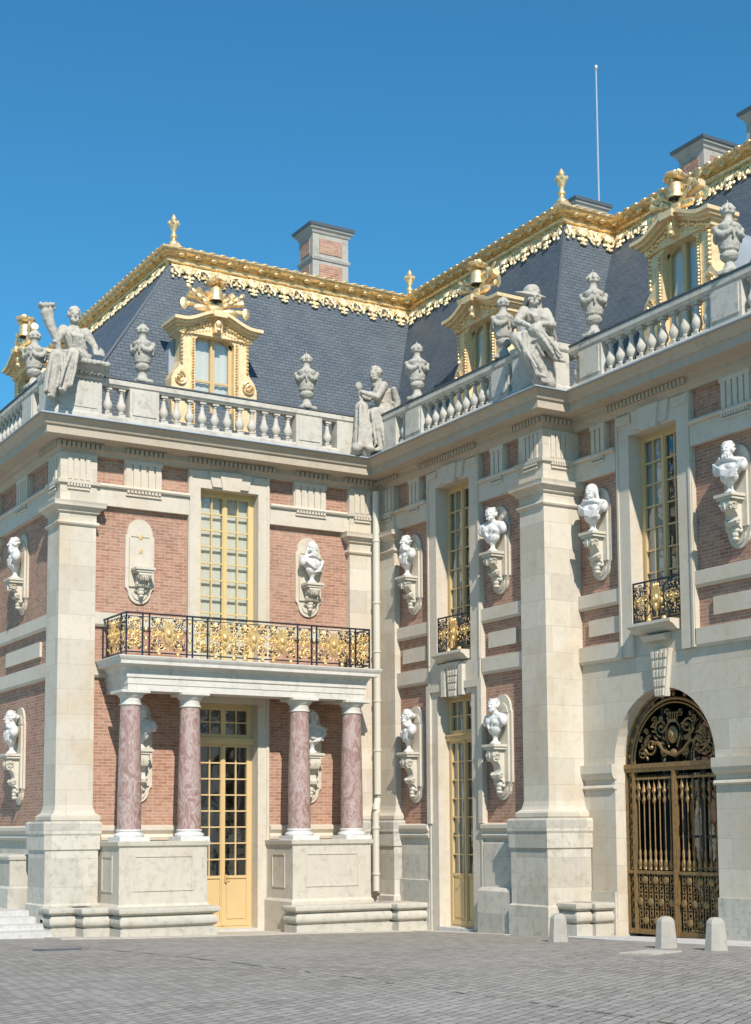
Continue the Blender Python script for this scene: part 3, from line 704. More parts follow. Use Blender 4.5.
# dormers
def dormer(F,uc,F0,dep,mat='gold_pale'):
    W=lambda u:uc+u
    s=MB(F); hw=.47; zs=12.92; za=13.12; zb=10.9; Rr=(hw**2+(za-zs)**2)/(2*(za-zs)); cz=za-Rr; a0=math.asin(hw/Rr)
    arc=[(Rr*math.sin(-a0+2*a0*i/12),cz+Rr*math.cos(-a0+2*a0*i/12)) for i in range(13)]
    d0,d1=-.40,0.
    side=[(hw,zb),(1.0,zb),(1.03,11.7),(1.02,11.98),(.96,12.12),(.86,12.24),(.79,12.42),(.77,12.95),(.86,13.0),(.90,13.14),(hw,13.14)]
    for sg in (-1,1):
        s.prism([(W(sg*u),z) for u,z in side],d0,d1)
    for i in range(12):
        (ua,z_a),(ub,z_b)=arc[i],arc[i+1]; s.prism([(W(ua),z_a),(W(ub),z_b),(W(ub),13.22),(W(ua),13.22)],d0,d1)
    so=s.build('dormer',mat,roof)
    # pediment
    p=MB(F)
    def crv(u): return .27*(.5+.5*math.cos(PI*min(1,abs(u)/.86)))
    for (z0,z1,dd,hw2) in ((13.02,13.12,.05,.90),(13.115,13.17,.10,.95),(13.165,13.225,.20,1.01),(13.22,13.29,.28,1.06)):
        n=20
        for i in range(n):
            ua,ub=-hw2+2*hw2*i/n,-hw2+2*hw2*(i+1)/n
            ca,cb=crv(ua),crv(ub)
            fa=z0 if z0<13.05 else z0+ca; fb=z0 if z0<13.05 else z0+cb
            p.prism([(W(ua),fa),(W(ub),fb),(W(ub),z1+cb+.003),(W(ua),z1+ca+.003)],-.5,dd)
    p.box(W(-.09),W(.09),.0,.2,13.08,13.46); p.prism([(W(-.16),13.4),(W(.16),13.4),(W(.18),13.53),(W(-.18),13.53)],-.1,.33)
    p.build('pediment',mat,so)
    # gilt trim: beads, garlands, volutes
    t=MB(F)
    for sg in (-1,1):
        for k in range(31): t.ell((W(sg*.52),.02,11.0+k*.064),(.028,.03,.028),6,4)
        t.box(W(min(sg*.555,sg*.575)),W(max(sg*.555,sg*.575)),0,.02,10.95,12.98)
        for k in range(8): t.ell((W(sg*.79),.0,12.34+k*.085),(.04,.05,.042),6,4)
        t.spiral((W(sg*.83),.03,11.98),.16,.03,PI/2,1.8,.028,side=sg,steps=24)
        t.spiral((W(sg*.82),.05,13.06),.09,.02,PI/2,1.4,.028,side=sg)
        for k in range(9):
            u=.16+k*.075; t.ell((W(sg*u),.06,13.12+crv(u)*.85-.05+.02*math.sin(k*2.2)),(.05,.05,.045),6,4)
            t.ell((W(sg*u),.04,13.04+crv(u)*.6-.05),(.03,.03,.03),6,4)
    t.ell((W(0),.18,13.28),(.09,.09,.12),8,6); t.ell((W(0),.2,13.14),(.06,.06,.05),8,6)
    t.build('gilded_trim','gold',so,smooth=True)
    # trophy of arms on top
    h=MB(F); zc=13.84; d=.02
    prof=[(.17,-.12),(.155,-.05),(.15,.05),(.13,.15),(.08,.22),(.02,.25)]
    c=F(uc,d+.02,zc+.12)
    h.F=FW; h.lathe((c.x,c.y,c.z),prof,14); h.F=F
    h.ell((uc,d+.02,zc+.44),(.16,.24,.07),8,6); h.ell((uc-.12,d,zc+.40),(.10,.2,.07),8,6); h.ell((uc+.12,d,zc+.38),(.10,.2,.07),8,6); h.ell((uc,d,zc+.34),(.05,.14,.12),8,6)
    for k in range(6): a=k/5*PI; h.ell((uc+.2*math.cos(a),d+.08,zc+.42+.06*math.sin(a)),(.05,.07,.045),6,4)
    for sg in (-1,1):
        for (ang,L,r0,r1) in ((.30,.70,.045,.075),(.66,.56,.045,.08),(-.02,.66,.03,.05),(.98,.40,.03,.05)):
            dx=sg*math.cos(ang); dz=math.sin(ang)
            h.tube([(uc+dx*.05,d-.03,zc-.12+dz*.05),(uc+dx*L*.75,d-.02,zc-.14+dz*L*.75),(uc+dx*L*.8,d-.02,zc-.14+dz*L*.8),(uc+dx*L,d,zc-.14+dz*L)],[r0,r0*1.1,r1,r1*1.15],8)
        h.ell((uc+sg*.75,d,zc-.16),(.09,.03,.14),6,5); h.ell((uc+sg*.35,d+.06,zc-.22),(.2,.07,.08),8,5)
        for k in range(4): h.ell((uc+sg*(.25+k*.13),d+.04,zc+.0+.09*k-.05),(.055,.03,.09),6,4,rot=Matrix.Rotation(sg*.9,3,'Y'))
    h.ell((uc,d,zc-.2),(.22,.14,.12),8,6)
    h.build('trophy','gold',so,smooth=True)
    k=MB(F); cc=F(uc,d+.02,zc+.0); k.F=FW; k.lathe((cc.x,cc.y,cc.z-.002),[(.14,0),(.13,.005)],14); k.build('helmet_opening','iron',so)
    # sash
    f=MB(F); dd=-.15; fw=.075
    f.box(W(-hw),W(-hw+fw),dd-.06,dd,zb,zs+.03); f.box(W(hw-fw),W(hw),dd-.06,dd,zb,zs+.03); f.box(W(-.05),W(.05),dd-.06,dd+.02,zb,za-.03)
    f.box(W(-hw),W(hw),dd-.05,dd-.01,12.02,12.065)
    for i in range(12):
        (ua,z_a),(ub,z_b)=arc[i],arc[i+1]; f.prism([(W(ua),z_a-fw),(W(ub),z_b-fw),(W(ub),z_b+.004),(W(ua),z_a+.004)],dd-.06,dd)
    so2=f.build('sash','ochre_paint',so)
    q=MB(F); q.f([q.v(W(-hw),dd-.03,zb),q.v(W(hw),dd-.03,zb),q.v(W(hw),dd-.03,za),q.v(W(-hw),dd-.03,za)]); q.build('pane','glass',so)
    q=MB(F); lo=[];hi=[]
    for i in range(31):
        u=-hw+2*hw*i/30; e=-.25+.006*math.sin(i*1.3); lo.append(q.v(W(u),e,zb)); hi.append(q.v(W(u),e,za+.1))
    for i in range(30): q.f([lo[i],lo[i+1],hi[i+1],hi[i]])
    q.build('curtain','curtain',so,smooth=True)
    # lead body running back into the roof
    b=MB(F); N=14; rr=.92; zc2=12.65
    sec=[(rr,10.9)]+[(rr*math.cos(PI*i/N),zc2+.68*math.sin(PI*i/N)) for i in range(N+1)]+[(-rr,10.9)]
    rings=[[b.v(W(u),e,z) for u,z in sec] for e in (-.42,-2.4)]
    n=len(sec)
    for i in range(n-1): b.f([rings[0][i],rings[0][i+1],rings[1][i+1],rings[1][i]])
    b.f(rings[0])
    b.build('dormer_body',['lead'],so,smooth=True)
mkF=lambda x0:mk(x0)
dormer(lambda u,d,z:Vector((u,.65-d,z)),-3.85,None,0)
dormer(mk(.65),-3.1,None,0); dormer(mk(1.40),-8.5,None,0); dormer(mk(-6.75),5.0,None,0)

# chimneys
def chimney(x0,x1,y0,y1,z0,z1,parts=True):
    c=MB(); c.rect(x0+.12,x1-.12,y0+.12,y1-.12,[(0,z0),(0,z1-.98),(.03,z1-.97),(.05,z1-.90),(.01,z1-.86),(0,z1-.85),(0,z1-.26),(.03,z1-.23),(.05,z1-.17),(.10,z1-.13),(.12,z1-.04),(.11,z1)])
    o=c.build('chimney','chimney_stone',roof)
    b=MB()
    ux,uy=x1-x0,y1-y0
    for (za,zb_) in ((z0,z1-1.08),(z1-.78,z1-.38)):
        if zb_-za<.1: continue
        b.box(x0+.12+.20,x1-.12-.20,y0+.10,y0+.2,za,zb_); b.box(x0+.10,x0+.2,y0+.28,y1-.28,za,zb_)
        if zb_-za>1:
            z=za+.1; k=0
            while z<zb_-.2:
                if k%2: b.box(x0+.12+.16,x1-.12-.16,y0+.101,y0+.2,z,z+.22); b.box(x0+.101,x0+.2,y0+.26,y1-.26,z,z+.22)
                z+=.22;k+=1
    b.build('brick_panel','brick',o)
    t=MB(); t.rect(x0+.0,x1-.0,y0+.0,y1-.0,[(.02,z1-.075),(.03,z1+.0),(-.03,z1+.04)]); t.build('chimney_cap','dark_lead',o)
chimney(.89,2.22,5.0,6.03,15.5,18.35)
chimney(6.0,8.2,-4.46,-3.40,15.5,17.98)
chimney(6.0,7.5,-6.9,-5.57,15.5,17.98)
chimney(5.86,7.04,0,1.0,15.5,18.22); chimney(-.9,.1,4.0,4.6,15.4,16.32)

# ------------------------------------------------------------------ steps to the raised court
st=MB()
for i,(y,z) in enumerate(((-.90,.31),(-.35,.41),(.08,.53),(.52,.64),(2.2,.80))):
    st.box(-16,-7.84+.0,y,2.6,-.4+i*.001 if i==0 else z-.16,z) if i else st.box(-16,-7.84,y,2.6,-.4,z)
tag(st.build('stone_steps','step_stone'),'pale stone steps rising to the raised court left of the corner pilaster','steps')
rc=MB(); rc.box(-60,-7.3,2.6,60,-.4,.80); tag(rc.build('raised_court','step_stone'),kind='structure')

# ------------------------------------------------------------------ portico
po=empty('portico',(-3.86,-1.0,0)); tag(po,'pale stone porch on four red marble columns carrying a black and gilt iron balcony','portico')
CX=(-6.37,-5.10,-2.62,-1.36)
X0,X1=-6.50,-1.16; YF=-1.20
e=MB()
EP=[(-.5,4.93),(.0,4.93),(.0,5.05),(.015,5.06),(.015,5.17),(.04,5.19),(.04,5.30),(.05,5.30),(.06,5.33),(.10,5.40),(.16,5.42),(.24,5.43),(.24,5.49),(.27,5.53),(.29,5.57),(.29,5.59),(-.5,5.59)]
rs=[]
for x,y,sx in ((X0,0.02,-1),(X0,YF,-1),(X1,YF,1),(X1,0.02,1)):
    r=[]
    for d,z in EP: r.append(e.v(x+sx*d,(y-d if y<0 else y),z))
    rs.append(r)
n=len(EP)
for a,b in zip(rs,rs[1:]):
    for i in range(n): e.f([a[i],b[i],b[(i+1)%n],a[(i+1)%n]])
e.box(X0+.3,X1-.3,YF+.3,0,5.0,5.58)
for i in range(int((X1-X0)/.06)): e.box(X0+.02+i*.06,X0+.05+i*.06,YF-.075,YF-.03,5.32,5.365)
e.build('entablature','portico_stone',po)
for x in CX:
    c=MB(); c.lathe((x,-1.0,0),[(.235,2.20),(.232,2.9),(.222,3.6),(.205,4.3),(.198,4.64)],24); co=c.build('column','red_marble',po,smooth=True)
    c=MB(); c.lathe((x,-1.0,0),[(.31,1.985),(.31,2.07)],sq=True); c.lathe((x,-1.0,0),[(.29,2.07),(.30,2.10),(.285,2.135),(.25,2.145),(.245,2.17),(.26,2.185),(.255,2.21),(.238,2.215)],24); c.build('base','bust_marble',co,smooth=True)
    c=MB(); c.lathe((x,-1.0,0),[(.198,4.635),(.222,4.65),(.222,4.67),(.203,4.685),(.205,4.78),(.23,4.80),(.27,4.86),(.275,4.87)],24); c.lathe((x,-1.0,0),[(.285,4.868),(.30,4.88),(.30,4.93)],sq=True); c.build('capital','portico_stone',co,smooth=True)
for x0,x1 in ((-6.68,-4.84),(-2.93,-1.08)):
    p=MB(); p.rect(x0,x1,-1.30,.0,[(.05,-.6),(.05,.72),(.0,.78),(0,1.86),(.04,1.90),(.05,1.975),(.0,1.985)])
    p.F=FA; 
    # raised panel frame on the front
    for a,b,za,zb in ((x0+.3,x1-.3,1.02,1.05),(x0+.3,x1-.3,1.68,1.71),(x0+.3,x0+.33,1.05,1.68),(x1-.33,x1-.3,1.05,1.68)): p.box(a,b,1.299,1.315,za,zb)
    p.F=mk(x0)
    for a,b,za,zb in ((-.95,-.92,1.0,1.7),(-.40,-.37,1.0,1.7),(-.92,-.40,1.0,1.03),(-.92,-.40,1.67,1.7)): p.box(a,b,-.001,.015,za,zb)
    p.build('pedestal','pedestal_stone',po)
# balcony rail
mi_=MB(FA); mg=MB(FA); DR=1.33; z0,z1=5.60,6.46; XL,XR=-6.60,-1.10; rnd=random.Random(11)
for F,u0,u1,d in ((FA,XL,XR,DR),(mk(XL),-DR,-.02,0),(lambda u,d,z:Vector((XR+d,u,z)),-DR,-.02,0)):
    mi_.F=F; mi_.box(u0,u1,d-.02,d+.02,z1-.03,z1); mi_.box(u0,u1,d-.012,d+.012,z0+.06,z0+.085); mi_.box(u0,u1,d-.008,d+.008,z1-.09,z1-.075)
posts=[XL,-6.26,-6.12,-5.32,-5.20,-4.87]; posts+= [XL+XR-x for x in posts]
mi_.F=FA
for x in posts: mi_.box(x-.014,x+.014,DR-.014,DR+.014,z0,z1)
for x0,x1 in ((-6.26,-6.12),(-5.32,-5.20),(-2.50,-2.38),(-1.58,-1.44)):
    for k in range(4): mg.ell(((x0+x1)/2,DR,z0+.15+k*.19),(.032,.03,.045),8,5)
    mi_.box(x0,x1,DR-.008,DR+.008,z0+.36,z0+.375)
for x0,x1 in ((XL,-6.26),(-5.20,-4.87),(-2.83,-2.50),(-1.44,XR)): scrolls(mi_,mg,x0+.02,x1-.02,DR,z0+.07,z1-.03,rnd); scrolls(mg,mg,x0+.03,x1-.03,DR+.004,z0+.1,z1-.06,rnd)
for uc in (-5.72,-4.50,-3.85,-3.20,-1.98):
    mask(mg,uc,DR+.02,z0+.42,.70); a=.37 if uc in (-5.72,-1.98) else .31
    scrolls(mi_,mg,uc-a,uc-.10,DR,z0+.07,z1-.03,rnd); scrolls(mi_,mg,uc+.10,uc+a,DR,z0+.07,z1-.03,rnd); scrolls(mg,mg,uc-a,uc+a,DR,z0+.08,z1-.05,rnd)
    for k in (-.2,.2): mg.ell((uc+k,DR+.02,z0+.05),(.045,.045,.045),8,6)
for F,sg in ((mk(XL),1),(lambda u,d,z:Vector((XR+d,u,z)),1)):
    mi_.F=F; mg.F=F
    for u in (-DR,-1.05,-.3,-.04): mi_.box(u-.014,u+.014,-.014,.014,z0,z1)
    mask(mg,-.68,.02,z0+.42,.70); scrolls(mi_,mg,-1.03,-.78,0,z0+.07,z1-.03,rnd); scrolls(mi_,mg,-.58,-.32,0,z0+.07,z1-.03,rnd); scrolls(mg,mg,-.98,-.35,0,z0+.08,z1-.05,rnd); scrolls(mi_,mg,-1.30,-1.07,0,z0+.07,z1-.03,rnd)
ra=mi_.build('balcony_rail','iron',po,smooth=True); mg.build('gilt_ornament','gilt_iron',ra,smooth=True)

# ------------------------------------------------------------------ iron gate in the arch
ga=empty('gate',(J+.25,ARC_C,.2),parent=pal); GF=mk(J+.26)
c=ARC_C; r=ARC_R+.02; zb=.28
f=MB(GF)
f.box(c-r,c+r,-.03,.05,3.20,3.27); f.box(c-r,c+r,-.03,.08,3.27,3.35)
for a,b in ((c-r,c-r+.05),(c+r-.05,c+r),(c-r+.21,c-r+.27),(c+r-.27,c+r-.21)): f.box(a,b,-.03,.05,zb,3.2)
f.box(c-.04,c+.04,-.03,.06,zb,3.2); f.box(c-.02,c+.02,.06,.085,zb,3.2)
f.box(c-r,c+r,-.03,.04,zb,zb+.09); f.box(c-r,c+r,-.02,.04,1.36,1.42); f.box(c-r+.2,c+r-.2,-.02,.03,3.06,3.1)
def ringt(mb,rad,w,d): mb.tube([(c+rad*math.cos(PI*i/28),d,ARC_Z+rad*math.sin(PI*i/28)) for i in range(29)],w,6)
ringt(f,r-.03,.035,.0); ringt(f,r-.20,.03,.01); ringt(f,r-.27,.018,.02)
for i in range(13):
    a=PI*(i+.5)/13; f.ell((c+(r-.115)*math.cos(a),.0,ARC_Z+(r-.115)*math.sin(a)),(.05,.02,.05),6,5)
for sg in (-1,1):
    for k in range(15):
        f.ell((c+sg*(r-.13),.0,.5+k*.19),(.055,.015,.03),8,5); f.tube([(c+sg*(r-.13)+.05*math.cos(q*PI/5),.0,.5+.095+k*.19+.06*math.sin(q*PI/5)) for q in range(11)],.012,4)
f.build('gate_frame','bronze_gate',ga,smooth=True)
for sg in (-1,1):
    l=MB(GF); n=7; a0=.085; a1=r-.27; 
    for k in range(n):
        u=c+sg*(a0+(a1-a0)*(k+.5)/n); L_=3.0-.06*(k%2)
        l.tube([(u,0,1.42),(u,0,L_-.2)],.012,6); 
        cc=GF(u,0,0); l.F=FW
        l.lathe((cc.x,cc.y,L_-.32),[(.018,0),(.035,.04),(.038,.08),(.02,.12),(.024,.18),(.046,.22),(.024,.3),(.006,.44)],8)
        l.lathe((cc.x,cc.y,1.44),[(.04,0),(.022,.05),(.042,.1),(.034,.16),(.018,.2),(.028,.3),(.015,.36)],8); l.F=GF
        l.spiral((u,0,1.50),.05,.01,0,1.2,.012,side=1)
        # lower openwork panel
        l.tube([(u-.04,0,.37),(u-.04,0,1.36)],.012,4); l.tube([(u+.04,0,.37),(u+.04,0,1.36)],.012,4)
        for q in range(6): l.tube([(u+.035*math.cos(w_*PI/4),.01,.50+q*.15+.055*math.sin(w_*PI/4)) for w_ in range(9)],.011,4)
        zz=(.52,1.25) if k%2 else (.86,)
        for z in zz: l.ell((u,.02,z),(.075,.03,.075),8,6)
    for q in range(9): l.spiral((c+sg*(a0+(a1-a0)*(q+.5)/9),0,1.47),.035,.01,0,1.3,.01)
    for q in range(12): l.tube([(c+sg*(a0+(a1-a0)*(q)/12),0,3.06),(c+sg*(a0+(a1-a0)*(q+.5)/12),0,3.14),(c+sg*(a0+(a1-a0)*(q+1)/12),0,3.06)],.01,4)
    l.build('gate_leaf','bronze_gate',ga,smooth=True)
l=MB(GF)
for sg in (-1,1):
    l.tube([(c,.0,3.46),(c+sg*.25,.02,3.56),(c+sg*.42,.02,3.72),(c+sg*.52,0,3.72)],[.03,.04,.03,.02],6)
    l.spiral((c+sg*.62,0,3.66),.20,.03,PI/2 if sg<0 else PI/2,1.6,.026,side=-sg,steps=26)
    l.spiral((c+sg*.34,0,3.98),.17,.03,-PI/2,1.6,.024,side=sg,steps=26)
    l.spiral((c+sg*.28,0,3.56),.10,.02,0 if sg<0 else PI,1.5,.022,side=sg)
    l.spiral((c+sg*.74,0,3.92),.07,.01,0,1.3,.016,side=sg)
    l.spiral((c+sg*.5,0,4.12),.08,.01,0,1.3,.016,side=sg)
    l.spiral((c+sg*.86,0,3.56),.12,.02,PI,1.4,.018,side=sg); l.spiral((c+sg*.16,0,4.24),.08,.01,0,1.4,.014,side=sg); l.spiral((c+sg*.9,0,3.8),.06,.01,PI,1.2,.012,side=-sg)
    for k in range(34):
        a=random.random()*6.3; q=.10+.16*random.random(); M=Matrix.Rotation(a,3,'Y'); cx_,cz_=((.62,3.66),(.34,3.98),(.42,3.6),(.78,3.8))[k%4]
        l.ell((c+sg*cx_+q*math.cos(a),.01,cz_+q*math.sin(a)),(.05,.015,.022),6,4,rot=M)
    l.tube([(c+sg*.1,.03,3.62),(c+sg*.18,.03,3.8),(c+sg*.17,.03,3.98),(c+sg*.08,.03,4.08)],.022,5)
l.ell((c,.04,3.84),(.13,.05,.16),10,8); l.ell((c,.07,3.84),(.07,.05,.09),8,6); l.box(c-.11,c+.11,0,.06,4.06,4.11)
for k in range(5): l.tube([(c+(k-2)*.05,.03,4.11),(c+(k-2)*.065,.03,4.22)],.013,5); l.ell((c+(k-2)*.065,.03,4.23),(.02,.02,.02),6,4)
l.ell((c,.03,3.52),(.09,.04,.07),8,6)
l.build('lunette','bronze_gate',ga,smooth=True)
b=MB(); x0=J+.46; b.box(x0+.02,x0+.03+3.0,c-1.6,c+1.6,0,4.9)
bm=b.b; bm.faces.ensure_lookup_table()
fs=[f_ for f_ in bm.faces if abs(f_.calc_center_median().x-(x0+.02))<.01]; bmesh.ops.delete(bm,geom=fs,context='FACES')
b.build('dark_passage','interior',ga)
q=MB(mk(J+.9)); 
for a,b_ in ((c-.95,c-.9),(c-.06,c+.06),(c+.9,c+.95),(c-.5,c-.46),(c+.46,c+.5)): q.box(a,b_,-.03,.0,.28,3.3)
for z in (.5,1.3,2.0,2.7): q.box(c-1,c+1,-.032,.002,z,z+.05)
q.build('inner_door','iron',ga)
q=MB(mk(J+.93)); q.f([q.v(c-1.1,0,.28),q.v(c+1.1,0,.28),q.v(c+1.1,0,4.6),q.v(c-1.1,0,4.6)]); q.build('pane','glass',ga)

# ------------------------------------------------------------------ benches
BP=[(-.02,-.5),(-.02,.26),(-.07,.27),(-.075,.29),(-.03,.31),(.0,.36),(-.0,.42),(-.04,.48),(-.08,.51),(-.03,.53),(.02,.56),(.03,.60),(.02,.64),(-.0,.655)]
def bench(boxes,label,dz=0.):
    b=MB()
    for (x0,x1,y0,y1) in boxes: b.rect(x0,x1,y0,y1,[(e_,z+dz) for e_,z in BP])
    tag(b.build('stone_bench','bench_stone',smooth=True),label,'bench','stone benches at the foot of the walls')
bench([(-7.86,-7.0,-.78,-.2),(-7.36,-6.2,-1.22,-.2),(-6.84,-4.82,-1.80,-1.2)],'long stepped stone bench in front of the left pair of marble columns',.07)
bench([(-3.10,-.80,-1.78,-1.2),(-.85,-.1,-2.02,-.9)],'long stone bench in front of the right pair of marble columns')
bench([(-.14,.30,-7.02,-6.42),(.22,.80,-7.12,-6.42)],'short stone bench squeezed between the tall pilaster and the arched gate',.18)

# ------------------------------------------------------------------ bollards
def bollard(x,y,label):
    z=gz(x,y)-.01; b=MB(); b.lathe((0,0,0),[(.185,-.3),(.178,.0),(.172,.05),(.140,.40),(.122,.44),(.075,.475),(.0,.485)],8,rot=PI/8)
    me=b.mesh('bollard','bollard_stone'); o=add('bollard',me,None,(x,y,z)); o.scale=(1,1,1.0)
    tag(o,label,'bollard','stone bollards before the arched gate')
bollard(-1.62,-8.40,'small stone bollard beside the short bench, leftmost of the three')
bollard(-1.85,-11.3,'stone bollard in front of the middle of the iron gate')
bollard(-1.75,-12.25,'stone bollard before the right edge of the iron gate')

# ------------------------------------------------------------------ sculpture
def sculpt(name,prims,voxel,mat,smooth=3,disp=0):
    b=MB()
    for p in prims:
        if p[0]=='s': b.ell(p[1],p[2] if isinstance(p[2],tuple) else (p[2],)*3,14,10,rot=p[3] if len(p)>3 else None)
        elif p[0]=='c':
            P=[Vector(q) for q in p[1]]; r=p[2]; pts=[];rr=[]
            for i in range(len(P)-1):
                for k in range(5):
                    t=k/5; pts.append(tuple(P[i].lerp(P[i+1],t))); rr.append(lerp(r[i],r[i+1],t))
            pts.append(tuple(P[-1])); rr.append(r[-1]); b.tube(pts,rr,10)
            for q,k in zip(P,r): b.ell(tuple(q),(k,)*3,10,8)
        elif p[0]=='l': b.lathe((0,0,0) if len(p)<3 else p[2],p[1],20)
        elif p[0]=='b': b.box(*p[1])
    me=b.mesh(name,mat,weld=False); o=bpy.data.objects.new(name,me); COL.objects.link(o)
    m=o.modifiers.new('r','REMESH'); m.mode='VOXEL'; m.voxel_size=voxel; m.use_smooth_shade=True
    s=o.modifiers.new('s','SMOOTH'); s.factor=.5; s.iterations=smooth
    if disp:
        t=bpy.data.textures.new(name,'CLOUDS'); t.noise_scale=.07; d_=o.modifiers.new('d','DISPLACE'); d_.texture=t; d_.strength=disp; d_.texture_coords='LOCAL'; d_.mid_level=.5
    dg=bpy.context.evaluated_depsgraph_get(); dg.update(); me2=bpy.data.meshes.new_from_object(o.evaluated_get(dg)); me2.name=name
    bpy.data.objects.remove(o); bpy.data.meshes.remove(me)
    if not me2.materials: me2.materials.append(MATS[mat])
    for p in me2.polygons: p.use_smooth=True
    return me2
def head(c,s,yaw=0,pitch=0,hair='short',beard=False):
    """head of height 2*s*.13*... about .26*s, facing -y before turning"""
    M=Matrix.Rotation(yaw,3,'Z')@Matrix.Rotation(pitch,3,'X'); C=Vector(c)
    def T(x,y,z): return tuple(C+M@Vector((x*s,y*s,z*s)))
    def E(x,y,z,a,b,d): return ('s',T(x,y,z),(a*s,b*s,d*s),M)
    P=[E(0,.0,.02,.088,.105,.115),E(0,-.035,-.055,.062,.065,.068),E(0,-.085,-.095,.026,.022,.022),
       E(0,-.100,.028,.062,.016,.012),('c',[T(0,-.104,.022),T(0,-.128,-.022)],[.008*s,.017*s]),
       E(0,-.098,-.055,.026,.014,.008),E(0,-.096,-.070,.022,.012,.008),
       E(-.038,-.083,-.025,.024,.018,.02),E(.038,-.083,-.025,.024,.018,.02),E(-.034,-.086,.006,.015,.013,.009),E(.034,-.086,.006,.015,.013,.009),
       E(-.09,.01,-.01,.012,.022,.032),E(.09,.01,-.01,.012,.022,.032),E(-.04,-.075,-.075,.03,.03,.03),E(.04,-.075,-.075,.03,.03,.03)]
    rnd=random.Random(int(1000*abs(c[0]+yaw*3+s)))
    def curls(n,zmin,r,back=0):
        for i in range(n):
            a=rnd.random()*2*PI; zz=zmin+(1-zmin)*rnd.random(); q=math.sqrt(max(0,1-zz*zz)) if zz>0 else 1
            x,y=.094*q*math.cos(a),.012+.108*q*math.sin(a)
            if y<-.055 and zz<.62: continue
            P.append(E(x,y,.025+.12*zz,r,r,r*.8))
    if hair=='short': curls(70,-.35,.02)
    if hair=='long':
        curls(90,-.5,.026)
        for i in range(14): a=.2+i/13*(PI-.4); P.append(('c',[T(.10*math.cos(a),.02+.07*math.sin(a),.02),T(.12*math.cos(a),.05+.07*math.sin(a),-.10),T(.13*math.cos(a),.05+.06*math.sin(a),-.20)],[.03*s,.03*s,.022*s]))
    if hair=='bun': curls(80,-.2,.022); P+=[E(0,.12,.03,.05,.05,.05),E(0,.0,.13,.06,.07,.03)]
    if hair=='veil':
        P+=[E(0,.02,.04,.112,.125,.125),('c',[T(-.10,.0,.02),T(-.12,.02,-.16),T(-.17,.03,-.26)],[.03*s,.035*s,.04*s]),('c',[T(.10,.0,.02),T(.12,.02,-.16),T(.17,.03,-.26)],[.03*s,.035*s,.04*s]),('c',[T(0,.10,.02),T(0,.12,-.15),T(0,.11,-.27)],[.06*s,.07*s,.07*s])]
    if beard:
        for i in range(26): P.append(E((rnd.random()-.5)*.12,-.05-.045*rnd.random(),-.075-.05*rnd.random(),.02,.02,.024))
    P.append(('c',[tuple(C+M@Vector((0,.02*s,-.05*s))),tuple(C+Vector((0,.035*s,-.17*s)))],[.055*s,.06*s]))
    return P
def bust(name,yaw,hair,beard,drape,seed):
    rnd=random.Random(seed); s=1.0
    P=[('l',[(.11,0),(.115,.03),(.085,.05),(.055,.08),(.045,.12),(.055,.15),(.07,.18)])]
    P+=head((0,-.03,.755),1.12,yaw,0,hair,beard)
    P+=[('s',(0,0,.44),(.27,.13,.16)),('s',(0,-.01,.31),(.19,.11,.14)),('c',[(-.24,.01,.50),(-.08,.0,.57)],[.10,.07]),('c',[(.24,.01,.50),(.08,.0,.57)],[.10,.07]),
        ('s',(-.28,.01,.46),(.07,.09,.11)),('s',(.28,.01,.46),(.07,.09,.11)),('s',(-.09,-.10,.44),(.09,.05,.07)),('s',(.09,-.10,.44),(.09,.05,.07)),('c',[(0,.02,.55),(0,.0,.64)],[.09,.07])]
    if drape:
        for k in range(9):
            a=k/8; P.append(('c',[(-.32+.04*a,-.05-.03*a,.57-.12*a),(-.07,-.155+.01*a,.42-.10*a),(.22,-.10,.36-.09*a+.04*(rnd.random()-.5))],[.016,.02,.014]))
        for k in range(6): P.append(('c',[(.33-.02*k,-.06,.54-.03*k),(.16-.01*k,-.14,.37-.02*k),(-.02,-.13,.24)],[.018,.02,.012]))
        P.append(('c',[(-.31,.0,.54),(-.12,-.10,.61),(.14,-.10,.57),(.31,.0,.5)],[.035,.04,.035,.03]))
    else:
        for sg in (-1,1): P.append(('c',[(sg*.28,-.03,.57),(sg*.14,-.10,.50),(sg*.04,-.14,.31)],[.02,.022,.015]))
    me=sculpt(name,P,.0115,'bust_marble',2,disp=.006)
    return me
BM={'toga':bust('bust',.15,'short',True,True,1),'woman':bust('bust',-.2,'bun',False,True,2),'veil':bust('bust',.1,'veil',False,True,3),'young':bust('bust',.25,'short',False,False,4),'long':bust('bust',-.1,'long',True,True,5)}
RX=-PI/2
def place_bust(kind,F,uc,z,rz,label,dd=.21,turn=0):
    o=add('bust',BM[kind],None,F(uc,dd,z+.002),rz+turn); tag(o,label,'bust','white marble busts on wall consoles')
place_bust('long',FA,-1.89,7.55,0,'white draped bust on the brick wall above the right end of the porch balcony',turn=.35)
place_bust('young',FA,-5.83,3.83,0,'white bust in the shade behind the left pair of marble columns')
place_bust('woman',FA,-1.89,3.83,0,'white bust in the shade behind the right pair of marble columns')
place_bust('toga',FB,-1.47,7.65,RX,'white draped bust beside the inner corner drainpipe, upper floor',turn=-.2)
place_bust('young',FB,-4.68,7.65,RX,'white bust of a youth between upper narrow window and tall pilaster',turn=.25)
place_bust('woman',FB,-1.47,3.83,RX,'white bust left of the narrow yellow glazed door, lower floor',turn=-.3)
place_bust('young',FB,-4.68,3.83,RX,'white bust right of the narrow yellow glazed door, lower floor')
place_bust('veil',FB2,-6.92,7.72,RX,'white veiled head bust directly right of the tall pilaster',turn=.15)
place_bust('toga',FB2,-10.52,7.72,RX,'large white bearded bust at the right edge above the gate',turn=.1)
place_bust('toga',FC,2.6,7.6,RX,'white bust high on the side wall at the left edge',turn=-.25)
place_bust('woman',FC,2.6,3.83,RX,'white bust low on the side wall at the left edge above the steps',turn=-.15)

